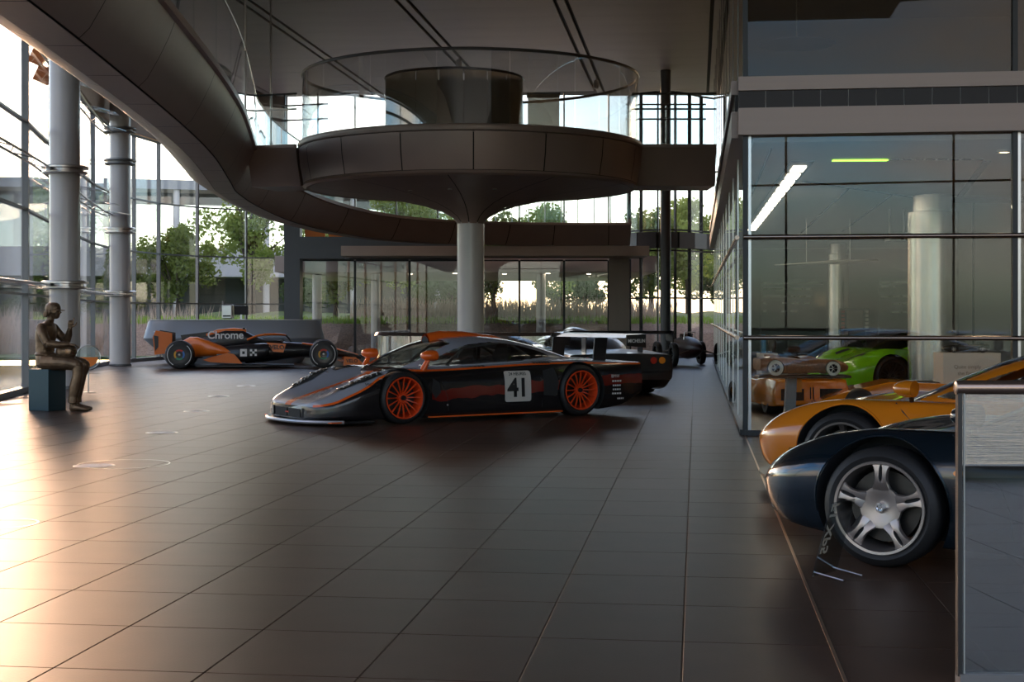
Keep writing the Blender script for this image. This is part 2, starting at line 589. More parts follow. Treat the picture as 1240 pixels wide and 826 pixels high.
# ---------------------------------------------------------------- showroom interior
ZS = 3.3
sc_ = tag(MB().box((0, 0, 0), (11.8, 27, .06)).build('ceiling_showroom', CEILW, None, False, 0, AB(CA + 6, 30.2, ZS + .05), -BA), kind='structure')
def AL(x, y):
    v = Vector((x, y, 0)); return v.dot(RD), v.dot(BD)
def ceiling_strip(x0, y0, x1, y1, wd, m, name='ceiling_strip', z=ZS, parent=sc_, h=.012):
    v = Vector((x1 - x0, y1 - y0, 0))
    o = MB().box(((x0 + x1) / 2, (y0 + y1) / 2, z + .018), (v.length, wd, h), math.atan2(v.y, v.x)).build(name, m)
    o.parent = parent
    o.matrix_parent_inverse = Matrix.Translation(-Vector(parent.location)) if False else parent.matrix_basis.inverted()
    return o
ceiling_strip(4.29, 21.2, 7.7, 25.3, .07, DARK)  # black strips paint in the shade of slots; no recess is cut
ceiling_strip(5.2, 22.3, 6.9, 34.5, .035, DARK)
ceiling_strip(6.2, 23.6, 7.75, 34, .035, DARK)
ceiling_strip(6.05, 18.4, 7.8, 25.5, .10, DARK)
ceiling_strip(7.1, 18.6, 8.9, 26, .05, DARK)
ceiling_strip(3.05, 17.0, 5.4, 35.0, .03, DARK)
LED = mat('led_strip', (.9, .85, .75), .4, emit=(1, .86, .66), estr=5.0)
LEDG = mat('led_green', (.4, .9, .1), .4, emit=(.42, .95, .06), estr=1.4)
ceiling_strip(3.70, 18.4, 5.55, 34, .30, DARK, 'light_trough')
v0, v1 = Vector((3.75, 18.75, 0)), Vector((5.5, 33.2, 0))
for k in range(14):
    q = v0.lerp(v1, (k + .5) / 14)
    dd = (v1 - v0)
    o = MB().box((q.x, q.y, ZS), (dd.length / 14 - .36, .17, .02), math.atan2(dd.y, dd.x)).build('light_panel', LED, sc_)
    o.matrix_parent_inverse = sc_.matrix_basis.inverted()
g0, g1 = Vector((px(1008, 18.3), 18.3, 0)), Vector((px(1075, 18.25), 18.25, 0))
ceiling_strip(g0.x, g0.y, g1.x, g1.y, .10, LEDG, 'green_light', ZS - .01)
for k in range(8):
    x0 = px(1078 + k * 14.5, 18.2)
    ceiling_strip(x0, 18.2, x0 + .11, 18.19, .07, MATS['louvre'], 'ceiling_grille', ZS - .005)
# the one lit downlight in the showroom ceiling
DL = mat('downlight_lens', (.9, .8, .6), .4, emit=(1, .75, .45), estr=6)
k = 0
for (x, y, wh) in ((px(1216, 17.2), 17.2, 'behind the top of the showroom glass, by the second post'),):
    t = thing('downlight', 'small round warm ceiling downlight ' + wh, 'downlight', (x, y, ZS))
    MB().lathe([(.06, .02), (.085, .02), (.085, -.012), (.06, -.012)], 20).build('bezel', STEEL, t, True)
    MB().lathe([(0, 0), (.06, 0), (.06, .015), (0, .015)], 20).build('lens', DL, t, True)
    ld = bpy.data.lights.new('downlight_lamp', 'SPOT')
    ld.energy = 40
    ld.color = (1, .8, .58)
    ld.spot_size = R(120)
    ld.spot_blend = .6
    ld.shadow_soft_size = .06
    lo = bpy.data.objects.new('downlight_lamp', ld)
    COL.objects.link(lo)
    lo.location = (0, 0, -.03)
    lo.parent = t
# rear wall with two glazed notice boards
wsb = struct('wall_showroom_back', MB().box(AB(CA + 6, 43.2, 1.65), (11.9, .15, 3.3), -BA), WALLG)
def board(x0p, x1p, y0p, y1p, Y, rows, label):
    x0, x1 = px(x0p, Y), px(x1p, Y)
    z0, z1 = EYE + (382 - y1p) / FPX * Y, EYE + (382 - y0p) / FPX * Y
    t = thing('notice_board', label, 'notice board', ((x0 + x1) / 2, Y, 0))
    MB().box((0, 0, (z0 + z1) / 2), (x1 - x0, .05, z1 - z0)).build('panel', mat('board_grey', (.17, .175, .165), .25), t)
    for s in (-1, 1):
        MB().box((s * (x1 - x0) / 2, 0, z0 / 2), (.04, .06, z0)).build('leg', FRAMEG, t)
    for yy, spans in rows:
        z = EYE + (382 - yy) / FPX * Y
        for a, b in spans:
            MB().box(((px(a, Y) + px(b, Y)) / 2 - (x0 + x1) / 2, -.028, z), (px(b, Y) - px(a, Y), .006, .05)).build('bar', mat('board_white', (.85, .85, .8), .5), t)
    return t
board(921, 1001, 338, 396, 41, [(343, [(924, 996)]), (350, [(924, 952), (957, 972), (974, 982)]), (359, [(924, 952), (957, 963), (966, 971), (974, 982)]),
      (367, [(924, 928), (947, 952), (958, 968), (972, 981)]), (377, [(924, 928), (946, 952), (957, 966)])], 'grey board with rows of white bars beside the far silver column')
board(1064, 1104, 336, 396, 38, [(342, [(1066, 1078), (1080, 1101)]), (347, [(1066, 1077), (1080, 1084)]), (359, [(1066, 1077), (1080, 1090), (1092, 1099)]),
      (368, [(1080, 1090), (1092, 1098)]), (378, [(1079, 1090), (1092, 1098)])], 'grey board with white bars next to the wide silver column')
# silver columns
def silver(x, y, r, label, ztop=ZS):
    t = thing('silver_column', label, 'column', (x, y, 0))
    MB().lathe([(r, 0), (r, ztop - .28), (r * .96, ztop - .27), (0, ztop - .27)], 48).build('shaft', SILV, t, True)
    MB().lathe([(r * .8, ztop - .27), (r * .8, ztop)], 40).build('neck', SILV, t, True)
    MB().lathe([(r + .012, 0), (r + .012, .08), (r, .085)], 48).build('skirt', FRAMEG, t, True)
silver(px(1130, 23.5), 23.5, .40, 'wide brushed silver column beside the tan wall panels')
silver(px(1010, 40), 39.5, .29, 'slim brushed silver column behind the wooden model car')
# tan wall panels right of the column
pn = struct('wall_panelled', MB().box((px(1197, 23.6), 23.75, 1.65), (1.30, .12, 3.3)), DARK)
for a, b, m in ((1152.5, 1154, TAN), (1155.5, 1178.5, MATS['tan_panel']), (1181, 1226, mat('panel_grey_tan', (.27, .24, .21), .35, .2)), (1228, 1300, TAN)):
    ubox('wall_panel', ((px(a, 23.6) + px(b, 23.6)) / 2, 23.67, 1.62), (px(b, 23.6) - px(a, 23.6), .05, 3.15), m, pn)


# ---------------------------------------------------------------- disc balcony on its column
DX, DY = -.886, 31.0
t = thing('disc_balcony', 'round balcony on a single flared column with curved glass parapet', 'balcony', (DX, DY, 0))
MB().lathe([(.29, 0), (.29, 3.34)], 48).build('column', WHITE, t, True)
MB().lathe([(.32, 0), (.32, .06), (.29, .065)], 48).build('skirt', FRAMEG, t, True)
# flared underside in petals with dark joints
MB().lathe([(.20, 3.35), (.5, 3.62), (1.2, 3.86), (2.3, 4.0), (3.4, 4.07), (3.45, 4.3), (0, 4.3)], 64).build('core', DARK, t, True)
NP = 10
for k in range(NP):
    a0, a1 = 2 * PI * (k + .34) / NP, 2 * PI * (k + 1.34) / NP
    prof = [(.292, 3.31), (.31, 3.36), (.40, 3.45), (.62, 3.57), (1.0, 3.70), (1.6, 3.83), (2.4, 3.94), (3.2, 4.02), (3.42, 4.045)]
    m = MB()
    rings = []
    for i in range(9):
        ring = []
        for r, z in prof:
            g = .010 / r
            a = (a0 + g) + (a1 - a0 - 2 * g) * i / 8
            ring.append((r * math.cos(a), r * math.sin(a), z))
        rings.append(ring)
    m.loft(rings, False)
    m.build('petal_panel', CLAD, t, True)
MB().lathe([(3.42, 4.05), (3.50, 4.03), (3.57, 4.07), (3.55, 4.12), (3.46, 4.12)], 96).build('edge_bead', CLAD, t, True)
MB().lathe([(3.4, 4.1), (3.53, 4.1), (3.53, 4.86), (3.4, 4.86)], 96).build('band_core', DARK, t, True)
NB = 16
for k in range(NB):
    a0, a1 = 2 * PI * (k + .11) / NB + .0035, 2 * PI * (k + 1.11) / NB - .0035
    MB().lathe([(3.55, 4.13), (3.62, 4.5), (3.65, 4.85), (3.58, 4.86)], 10, a0, a1).build('band_panel', CLAD, t, True)
MB().lathe([(3.5, 4.84), (3.66, 4.87), (3.68, 4.93), (3.66, 4.985), (3.60, 5.0), (3.3, 5.0)], 96).build('rim', CLAD, t, True)
MB().lathe([(0, 4.98), (3.35, 4.98)], 64).build('deck', CLADD, t)
for k in range(NB):
    a0, a1 = 2 * PI * (k + .61) / NB + .002, 2 * PI * (k + 1.61) / NB - .002
    MB().lathe([(3.58, 5.0), (3.58, 6.40), (3.565, 6.40), (3.565, 5.0)], 10, a0, a1).build('glass_panel', GLC, t, True)
MB().tube([(3.575 * math.cos(2 * PI * k / 96), 3.575 * math.sin(2 * PI * k / 96), 6.42) for k in range(96)], .032, 8, True).build('handrail', FRAMEG, t, True)
for a in (-2.2, -1.75, -1.3):
    MB().lathe([(0, -.006), (.05, -.006), (.05, .01), (0, .01)], 16, c=(2.0 * math.cos(a), 2.0 * math.sin(a), 3.885)).build('downlight_lens', mat('lens_off', (.6, .58, .55), .2), t, True)
# frosted drum and block standing on it
t2 = thing('glass_drum', 'frosted glass drum standing on the round balcony', 'glass screen', (px(550, 31), 31.0, 4.98))
NG = 9
for k in range(NG):
    a0, a1 = PI + 2 * PI * k / NG * .5 + .01, PI + 2 * PI * (k + 1) / NG * .5 - .01
    MB().lathe([(1.48, .02), (1.48, 1.42), (1.46, 1.42), (1.46, .02)], 8, a0, a1).build('curved_panel', GLF, t2, True)
MB().tube([(1.47 * math.cos(PI + PI * k / 40), 1.47 * math.sin(PI + PI * k / 40), 1.43) for k in range(41)], .03, 8).build('top_rail', FRAME, t2, True)
MB().box((0, .01, .71), (2.92, .04, 1.42)).build('back_panel', TAN, t2)
t3 = thing('display_cabinet', 'narrow glass display cabinet next to the frosted drum', 'cabinet', (px(658, 30.5), 30.5, 4.98))
MB().box((0, 0, .5), (.66, .5, 1.0)).build('glass_case', GLF, t3)
MB().box((0, 0, 1.02), (.70, .54, .04)).build('lid', FRAMEG, t3)
MB().box((0, 0, .02), (.70, .54, .04)).build('plinth', FRAMEG, t3)

# ---------------------------------------------------------------- curved walkway
WP = catmull([(-3.75, 1, 0), (-3.95, 6, 0), (-4.2, 12.6, 0), (-4.43, 16.5, 0), (-4.75, 21, 0), (-5.14, 25, 0), (-5.75, 29.5, 0), (-6.15, 32.5, 0), (-6.2, 35.3, 0), (-5.6, 38.2, 0),
              (-4.2, 40.7, 0), (-2.3, 42.5, 0), (-.2, 43.6, 0), (1.6, 44.0, 0), (3.6, 44.0, 0)], 10)
def wz(p):
    u = min(max((p.y - 33) / 10, 0), 1)
    u = u * u * (3 - 2 * u)
    return 4.10 - .62 * u, 4.93 - .84 * u
def wnorm(i):
    a, b = WP[max(i - 1, 0)], WP[min(i + 1, len(WP) - 1)]
    tg = (b - a).normalized()
    return Vector((tg.y, -tg.x, 0))
def wpt(i, off, zf):
    zb, zt = wz(WP[i])
    q = WP[i] + wnorm(i) * off
    return (q.x, q.y, zb + (zt - zb) * zf)
tw = thing('curved_walkway', 'long curved footbridge clad in brown grey panels sweeping overhead', 'walkway', (0, 0, 0))
nW = len(WP)
core = MB()
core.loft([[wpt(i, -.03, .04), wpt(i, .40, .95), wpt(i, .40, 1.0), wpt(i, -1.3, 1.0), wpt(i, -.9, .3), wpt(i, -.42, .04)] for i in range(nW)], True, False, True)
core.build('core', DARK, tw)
def strip(name, prof, m, i0, i1, gap=True):
    mb = MB()
    rings = []
    for i in range(i0, i1 + 1):
        rg = [Vector(wpt(i, o_, z_)) for o_, z_ in prof]
        if gap and i in (i0, i1):
            j = i + 1 if i == i0 else i - 1
            oth = [Vector(wpt(j, o_, z_)) for o_, z_ in prof]
            rg = [p.lerp(q, min(.5, .012 / max((q - p).length, .01))) for p, q in zip(rg, oth)]
        rings.append(rg)
    mb.loft(rings, False)
    return mb.build(name, m, tw, True)
fas = [(0, 0), (.10, .12), (.24, .42), (.36, .72), (.43, .95)]
for i0 in range(0, nW - 1, 8):
    strip('fascia_panel', fas, CLAD, i0, min(i0 + 8, nW - 1))
for i0 in range(0, nW - 1, 5):
    strip('soffit_panel', [(-.018, -.015), (-.43, -.015)], CLAD, i0, min(i0 + 5, nW - 1))
for i0 in range(0, nW - 1, 8):
    strip('outer_panel', [(-.45, 0), (-.68, .08), (-.95, .3), (-1.34, 1.0)], CLAD, i0, min(i0 + 8, nW - 1))
strip('kerb', [(.42, .955), (.49, .965), (.49, 1.09), (.38, 1.10)], CLAD, 0, nW - 1, False)
strip('deck', [(.40, 1.02), (-1.34, 1.02)], CLADD, 0, nW - 1, False)
for i0 in range(0, nW - 5, 5):
    mb = MB()
    rgs = []
    for i in range(i0, i0 + 6):
        a, b = Vector(wpt(i, .44, 1.06)), Vector(wpt(i, .455, 1.06))
        h = Vector((0, 0, 1.15))
        rgs.append([a, b, b + h, a + h])
    for e in (0, -1):
        s_ = 1 if e == 0 else -2
        rgs[e] = [p.lerp(q, .015) for p, q in zip(rgs[e], rgs[s_])]
    mb.loft(rgs, True, False, True).build('glass_panel', GLB, tw, R(20))
MB().tube([Vector(wpt(i, .447, 1.06)) + Vector((0, 0, 1.18)) for i in range(nW)], .02, 8).build('handrail', FRAMEG, tw, True)

# links from the disc to the walkway and to the building on the right
def link(name, label, p0, p1, wd):
    v = Vector(p1) - Vector(p0)
    t = thing(name, label, 'walkway', (p0[0], p0[1], 0), math.atan2(v.y, v.x))
    L_ = v.length
    rg = [(-wd / 2 + .25, 4.13), (wd / 2 - .25, 4.13), (wd / 2, 4.93), (-wd / 2, 4.93)]
    MB().loft([[(x, a, b) for a, b in rg] for x in (0, L_)], True, False, True).build('cladding', CLAD, t)
    for s in (-1, 1):
        MB().box((L_ / 2, s * (wd / 2 - .02), 4.96), (L_, .10, .07)).build('kerb', CLAD, t)
        for k in range(2):
            MB().box((L_ * (k + .5) / 2, s * (wd / 2 - .03), 5.55), (L_ / 2 - .02, .015, 1.08)).build('glass_panel', GLB, t)
        for z in (5.75, 6.08):
            MB().tube([(0, s * (wd / 2 - .06), z), (L_, s * (wd / 2 - .06), z)], .02, 8).build('rail', FRAMEG, t, True)
link('balcony_link', 'short bridge between the curved footbridge and the round balcony', (-5.45, 31.9), (-4.35, 31.55), 1.7)
link('balcony_link', 'short bridge from the round balcony to the glass showroom block', (2.55, 31.6), (4.35, 31.6), 1.7)
# thin hanging rods
for (x, y, z0, wh) in ((px(328, 31.3), 31.3, 5.0, 'short bridge before the round balcony'), (px(297, 26.2), 26.2, 4.95, 'edge of the curved footbridge')):
    t = thing('hanger_rod', 'thin steel rod from the ceiling to the ' + wh, 'rod', (x, y, z0), 0, 'footbridge hanger rods')
    MB().tube([(0, 0, 0), (0, 0, ZC - z0)], .022, 10).build('rod', STEEL, t, True)
    MB().tube([(0, 0, .0), (0, 0, .12)], .034, 10).build('socket', STEEL, t, True)

# far gallery parts behind the disc
gl_ = tag(MB().box((px(600, 45), 45.2, 3.32), (9.4, 2.3, .30)).build('trim_2', CLAD), kind='structure')
tg_ = thing('gallery_balustrade', 'glass balustrade with posts on the far gallery', 'balustrade', (px(600, 44.2), 44.3, 4.12))
for k in range(9):
    x = px(600 + k * 20, 44.2) - px(600, 44.2)
    MB().tube([(x, 0, 0), (x, 0, 1.05)], .018, 8).build('post', STEEL, tg_, True)
    if k < 8:
        MB().box((x + .252, 0, .55), (.46, .012, .9)).build('glass_panel', GLB, tg_)
MB().tube([(0, 0, 1.06), (4.04, 0, 1.06)], .022, 8).build('rail', STEEL, tg_, True)
for (a, b, y0, y1, wh) in ((368, 395, 266, 289, 'tallest of three, beside the dark corner post'), (397, 426, 270, 289, 'between the tallest and the lowest'), (428, 456, 275, 288, 'lowest of three')):
    Y = 46.2
    t = thing('orange_display_board', 'orange display panel over the far lintel, ' + wh, 'panel', (px((a + b) / 2, Y), Y, 3.85), 0, 'orange panels over the windows')
    z1 = EYE + (382 - y0) / FPX * Y - 3.85
    MB().box((0, 0, z1 / 2), (px(b, Y) - px(a, Y) - .06, .04, z1)).build('sheet', ORANGE_P, t)
    MB().box((0, 0, z1 + .015), (px(b, Y) - px(a, Y), .06, .03)).build('frame', FRAMEG, t)

# ---------------------------------------------------------------- round columns with collars and wind bracing
def column(x, y, r, zcol, label, ztop=ZC):
    t = thing('round_column', label, 'column', (x, y, 0))
    MB().lathe([(r, 0), (r, ztop)], 48).build('shaft', WHITE, t, True)
    MB().lathe([(r + .02, 0), (r + .02, .05), (r, .055)], 48).build('skirt', FRAMEG, t, True)
    for z in zcol:
        c = MB().lathe([(r, -.075), (r + .10, -.075), (r + .13, -.055), (r + .13, -.03), (r + .06, -.02), (r + .06, .02), (r + .15, .03), (r + .15, .06), (r + .11, .08), (r, .08)], 48)
        c.build('collar', STEEL if z < 5 else FRAMEG, t, True, loc=(0, 0, z))
    return t
C1 = (px(78.5, 26.7), 26.7)
C2 = (px(145.5, 38.7), 38.7)
column(*C1, .275, (1.91, 4.03, 6.23), 'white round column right behind the seated bronze statue')
column(*C2, .275, (1.93, 3.62, 5.45, 6.3), 'white round column between the statue and the open wheel racing car')
column(px(455, 48.5), 48.5, .16, (), 'slim white column outside, seen through the far windows', 2.74)
column(px(655, 48.5), 48.5, .16, (), 'slim white column outside by the thick window mullion', 2.74)
column(px(384, 48.5), 48.5, .16, (), 'slim white column outside near the dark corner post', 2.74)
tb = thing('steel_column', 'grey steel column in front of the bowed glass', 'column', (px(806, 42), 42, 0))
MB().lathe([(.15, 0), (.15, ZC)], 24).build('shaft', CLADG, tb, True)
MB().lathe([(.2, 0), (.2, .03), (.15, .035)], 24).build('base_plate', FRAMEG, tb, True)
# horizontal wind bracing along the glass at collar height
def lw_off(y, d):
    x = lw_x(y); s = (lw_x(y + .4) - lw_x(y - .4)) / .8
    n = Vector((1, -s, 0)).normalized()
    return Vector((x, y, 0)) + n * d
for z in (1.91, 4.03, 6.23):
    up_z = Vector((0, 0, z))
    ys = [12 + k * .9 for k in range(31)]
    MB().tube([lw_off(y, .09) + up_z for y in ys], .022, 8).build('brace_chord', STEEL, wl_, True)
    MB().tube([lw_off(y, .32) + up_z for y in ys], .022, 8).build('brace_chord', STEEL, wl_, True)
    for k in range(30):
        MB().tube([lw_off(ys[k], .09 if k % 2 else .32) + up_z, lw_off(ys[k + 1], .32 if k % 2 else .09) + up_z], .010, 6).build('brace_strut', STEEL, wl_, True)
    for yy in (30.5, 34.3, 38.0):
        q = lw_off(yy, .5) + up_z
        ang = math.atan2(lw_x(yy + .5) - lw_x(yy - .5), -1.0)
        fin = MB().prism([(-.9, -.05), (-.3, -.16), (.5, -.16), (1.0, -.03), (.5, .10), (-.4, .10)], .02, Matrix.Rotation(PI / 2 - math.atan(lw_x(yy + .5) - lw_x(yy - .5)) * -1, 4, 'Z'))
        fin.build('wing_fin', glass('fin_glass', (.9, .92, .95), 1.5, milk=.25), wl_, loc=q)
# orange banner high up behind the first column
t = thing('orange_banner', 'orange panel high behind the left glass above the statue', 'panel', (px(47, 30), 30, 0))
Y = 30
for k in range(3):
    MB().box((k * .10 - .1, 0, 6.35 + (2 - k) * .38), (.34, .03, .36), 0, R(25)).build('panel', ORANGE_P, t)
MB().tube([(-.22, .03, 0), (-.22, .03, 7.4)], .02, 8).build('pole', STEEL, t, True)
# ceiling spotlights on the slots
def spot(x, y, label, target, energy, group=None):
    t = thing('ceiling_spotlight', label, 'spotlight', (x, y, ZC - .03), 0, group)
    MB().tube([(0, 0, 0), (0, 0, -.10)], .02, 8).build('stem', STEEL, t, True)
    m = MB().lathe([(0, .10), (.075, .10), (.085, 0), (.085, -.14), (.07, -.14), (.06, -.10), (0, -.10)], 20)
    h = m.build('lamp_head', WHITE, t, True, loc=(0, 0, -.2))
    d = Vector(target) - Vector((x, y, ZC - .23))
    h.rotation_euler = d.to_track_quat('-Z', 'Y').to_euler()
    ld = bpy.data.lights.new('spot_lamp', 'SPOT')
    ld.energy = energy; ld.color = (1, .85, .70); ld.spot_size = R(70); ld.spot_blend = .8; ld.shadow_soft_size = .06
    lo = bpy.data.objects.new('spot_lamp', ld); COL.objects.link(lo); lo.parent = t
    lo.location = Vector((0, 0, -.2)) + d.normalized() * .17
    lo.rotation_euler = d.to_track_quat('-Z', 'Y').to_euler()
for (p, q, n) in ((556, 72, 'above the frosted drum'), (722, 97, 'near the showroom side of the round balcony')):
    Y = (ZC - .12 - EYE) * FPX / (382 - q)
    spot(px(p, Y), Y, 'small white ceiling spotlight ' + n, (px(p, Y) - .3, Y - .3, 0), 120)

# ---------------------------------------------------------------- foreground glass balustrade at the right
t = thing('foreground_balustrade', 'glass balustrade with round bronze handrail in front of the dark blue car', 'balustrade', (1.635, 5.3, 0), R(-1.5))
MB().box((1.0, 0, .55), (1.99, .024, 1.04)).build('glass_panel', glass('balustrade_tinted', (.50, .58, .60), 4.5), t)
MB().box((.004, 0, .55), (.016, .034, 1.04)).build('end_trim', FRAME, t)
MB().box((.019, -.014, .55), (.005, .006, 1.04)).build('edge_seal', mat('seal_pale', (.35, .36, .33), .3), t)
MB().tube([(-.012, 0, 1.085), (-.008, 0, 1.085), (2.0, 0, 1.085)], [.018, .027, .027], 20).build('handrail', BRONZE_R, t, True)
MB().box((1.0, 0, .02), (2.0, .07, .04)).build('base_channel', FRAMEG, t)

# balustrade round the stair opening behind the racing car
t = thing('stair_balustrade', 'low curved glass balustrade behind the black and orange racing car', 'balustrade', (0, 0, 0))
pth = catmull([(-1.9, 26.5, 0), (-2.12, 25.0, 0), (-2.2, 23.6, 0), (-2.0, 22.95, 0), (-1.2, 22.75, 0), (-.2, 22.7, 0), (.72, 22.7, 0)], 6)
for i in range(0, len(pth) - 1, 3):
    j = min(i + 3, len(pth) - 1)
    rg = []
    for k in range(i, j + 1):
        p = pth[k]; a, b = pth[max(k - 1, 0)], pth[min(k + 1, len(pth) - 1)]
        n = Vector((-(b - a).y, (b - a).x, 0)).normalized() * .008
        rg.append([p + n, p - n, p - n + Vector((0, 0, 1.02)), p + n + Vector((0, 0, 1.02))])
    rg[0] = [u.lerp(v_, .03) for u, v_ in zip(rg[0], rg[1])]
    MB().loft(rg, True, False, True).build('glass_panel', GLC, t, R(25))
m = MB()
m.loft([[p + Vector((-.04, 0, 1.03)), p + Vector((.02, -.05, 1.03)), p + Vector((.04, 0, 1.08)), p + Vector((-.02, .05, 1.08))] for p in pth], True, False, True)
m.build('rail', BRONZE_R, t, R(30))

# ---------------------------------------------------------------- reception counter behind the open wheel car
t = thing('reception_counter', 'long boat shaped grey counter behind the open wheel racing car', 'counter', (px(284, 41), 41, 0), R(2))
CG = mat('counter_grey', (.26, .28, .30), .35, .2)
def hull(xs, zs_, k):
    n = 40
    rg = []
    for z, sx, sy in zs_:
        rg.append([(sx * (abs(math.cos(a)) ** .55) * (1 if math.cos(a) > 0 else -1), sy * (abs(math.sin(a)) ** .8) * (1 if math.sin(a) > 0 else -1), z) for a in [2 * PI * i / n for i in range(n)]])
    return rg
MB().loft(hull(0, [(.0, 1.9, .35), (.25, 2.05, .45), (.66, 2.52, .62), (.70, 2.55, .63)], 0), True, False, True).build('lower_body', CG, t, True)
MB().loft(hull(0, [(.71, 2.55, .63), (1.17, 2.42, .55), (1.21, 2.38, .52)], 0), True, False, True).build('upper_body', CG, t, True)
MB().loft(hull(0, [(1.215, 2.40, .53), (1.235, 2.40, .53)], 0), True, False, True).build('top', mat('counter_top', (.5, .5, .5), .3), t, True)
def machine(x, kind, label):
    q = thing('coffee_machine' if kind else 'desk_monitor', label, 'machine' if kind else 'monitor', (x, 41, 1.235))
    if kind:
        MB().box((0, 0, .22), (.30, .3, .40)).build('body', STEEL, q, False, .03)
        MB().tube([(-.1, -.1, .42), (-.1, -.1, .52)], .05, 12).build('hopper', mat('hopper_clear', (.15, .15, .16), .2), q, True)
        MB().box((0, -.14, .10), (.22, .08, .04)).build('spout', FRAME, q)
    else:
        MB().box((0, 0, .26), (.40, .03, .26), 0, 0, R(8)).build('screen', FRAME, q, False, .008)
        MB().box((0, 0, .07), (.05, .03, .14)).build('neck', STEEL, q)
        MB().box((0, 0, .006), (.2, .16, .012)).build('foot', STEEL, q)
machine(px(276, 41), 1, 'steel coffee machine standing on the grey counter')
machine(px(292, 41), 0, 'dark desk monitor standing on the grey counter')

# ---------------------------------------------------------------- white floor markers
for (x, y, n) in ((114, 564, 'biggest of the row'), (196, 524, 'second along the row'), (238, 498, 'in the middle of the row'), (265, 480, 'just before the open wheel car'), (298, 467.5, 'nearest the open wheel car')):
    Y = EYE * FPX / (y - 382)
    t = thing('floor_marker', 'round white marker on the floor tiles, ' + n, 'floor marker', (px(x, Y), Y, .0))
    MB().lathe([(0, .002), (.155, .002), (.165, .001)], 32).build('disc', mat('floor_disc', (.75, .74, .72), .4), t, True)
    MB().lathe([(.165, .001), (.175, .004), (.185, .001)], 32).build('ring', STEEL, t, True)
    MB().box((0, 0, .003), (.11, .11, .002)).build('centre_square', mat('marker_white', (.9, .9, .88), .5), t)
for (x, y, rr) in ((2, 634, .22), (150, 562, .40)):
    Y = EYE * FPX / (y - 382)
    t = MB().lathe([(rr, .0005), (rr, .002), (rr + .012, .002), (rr + .012, .0005)], 48).build('floor_ring', STEEL, None, True, loc=(px(x, Y), Y, 0))
    tag(t, 'thin steel ring let into the tiles ' + ('beside the biggest floor marker' if x > 50 else 'below the bright window reflection'), 'floor ring')


# ---------------------------------------------------------------- outdoors: water, lawn, planting, canopy
WATER = bpy.data.materials.new('lake_water')
WATER.use_nodes = True
_n = WATER.node_tree; _p = _n.nodes['Principled BSDF']
_p.inputs['Base Color'].default_value = (.03, .05, .06, 1)
_p.inputs['Roughness'].default_value = .05
_t = _n.nodes.new('ShaderNodeTexCoord'); _m = _n.nodes.new('ShaderNodeMapping')
_m.inputs['Scale'].default_value = (.6, 2.4, 1)
_w = _n.nodes.new('ShaderNodeTexNoise'); _w.inputs['Scale'].default_value = 1.6; _w.inputs['Detail'].default_value = 4
_b2 = _n.nodes.new('ShaderNodeBump'); _b2.inputs['Strength'].default_value = .6; _b2.inputs['Distance'].default_value = .15
_n.links.new(_t.outputs['Object'], _m.inputs[0]); _n.links.new(_m.outputs[0], _w.inputs['Vector'])
_n.links.new(_w.outputs['Fac'], _b2.inputs['Height']); _n.links.new(_b2.outputs[0], _p.inputs['Normal'])
LAWN = mat('lawn', (.10, .15, .035), .8, 0, .35, .6, .5, 20)
EARTH = mat('gravel_bank', (.30, .22, .17), .9, 0, .4, 14, .8, 30)
struct('lake', MB().box((-40, 10, -.6), (160, 90, .1)), WATER)
struct('ground', MB().prism([(-14, 47.8), (60, 47.8), (60, 160), (-120, 160), (-120, 52), (-20, 46)], .1, Matrix.Translation((0, 0, -.12))), LAWN)
bank = MB()
rows = []
for j, (y, z) in enumerate(((49.0, -.05), (49.5, .35), (50.2, .75), (51.0, 1.0), (52.2, 1.12), (56, 1.2), (70, 1.5))):
    rows.append([(-14 + i * .5, y + random.uniform(-.1, .1), z + random.uniform(-.06, .06)) for i in range(60)])
bank.loft(rows[:5], False)
tag(bank.build('gravel_bank', EARTH), 'brown gravel bank rising outside the far windows', 'bank', kind='stuff')
bl = MB().loft(rows[4:], False)
tag(bl.build('grass_slope', LAWN), 'green grass slope on top of the gravel bank', 'grass', kind='stuff')
def blades(name, spots, hmin, hmax, m, label, cat, wd=.02, lean=.35):
    mb = MB()
    for (x, y, z) in spots:
        h = random.uniform(hmin, hmax)
        a = random.uniform(0, 2 * PI)
        l = random.uniform(0, lean) * h
        dx, dy = math.cos(a) * l, math.sin(a) * l
        b = random.uniform(0, PI)
        ux, uy = math.cos(b) * wd, math.sin(b) * wd
        mb.add([(x - ux, y - uy, z), (x + ux, y + uy, z), (x + dx * .4 + ux * .8, y + dy * .4 + uy * .8, z + h * .6), (x + dx * .4 - ux * .8, y + dy * .4 - uy * .8, z + h * .6), (x + dx, y + dy, z + h)],
               [(0, 1, 2, 3), (3, 2, 4)])
    return tag(mb.build(name, m), label, cat, kind='stuff')
blades('grass_tufts', [(random.uniform(-14, 10), random.uniform(51, 54), 1.05) for _ in range(5000)], .12, .35, glass('grass_blade', (.2, .2, .2), .3, rough=.4, milk=.97, milkcol=(.34, .50, .09), graz=.05), 'bright green grass blades on the bank outside', 'grass', .02)
REED = glass('reed', (.2, .2, .2), .3, rough=.4, milk=.97, milkcol=(.66, .52, .42), graz=.05)
blades('pampas_reeds', [(random.uniform(-6, 6) if k % 3 else random.gauss(-.5, 2), random.uniform(53, 57), 1.15) for k in range(4000)], .35, 1.0, REED, 'pale feathery reeds standing on the grass bank', 'reeds', .018, .5)
blades('lake_reeds', [(random.uniform(-30, -11.6), random.uniform(50, 58), -.1) for k in range(5000)], .8, 2.0, REED, 'pale reeds growing outside the curved glass corner', 'reeds', .02, .3)

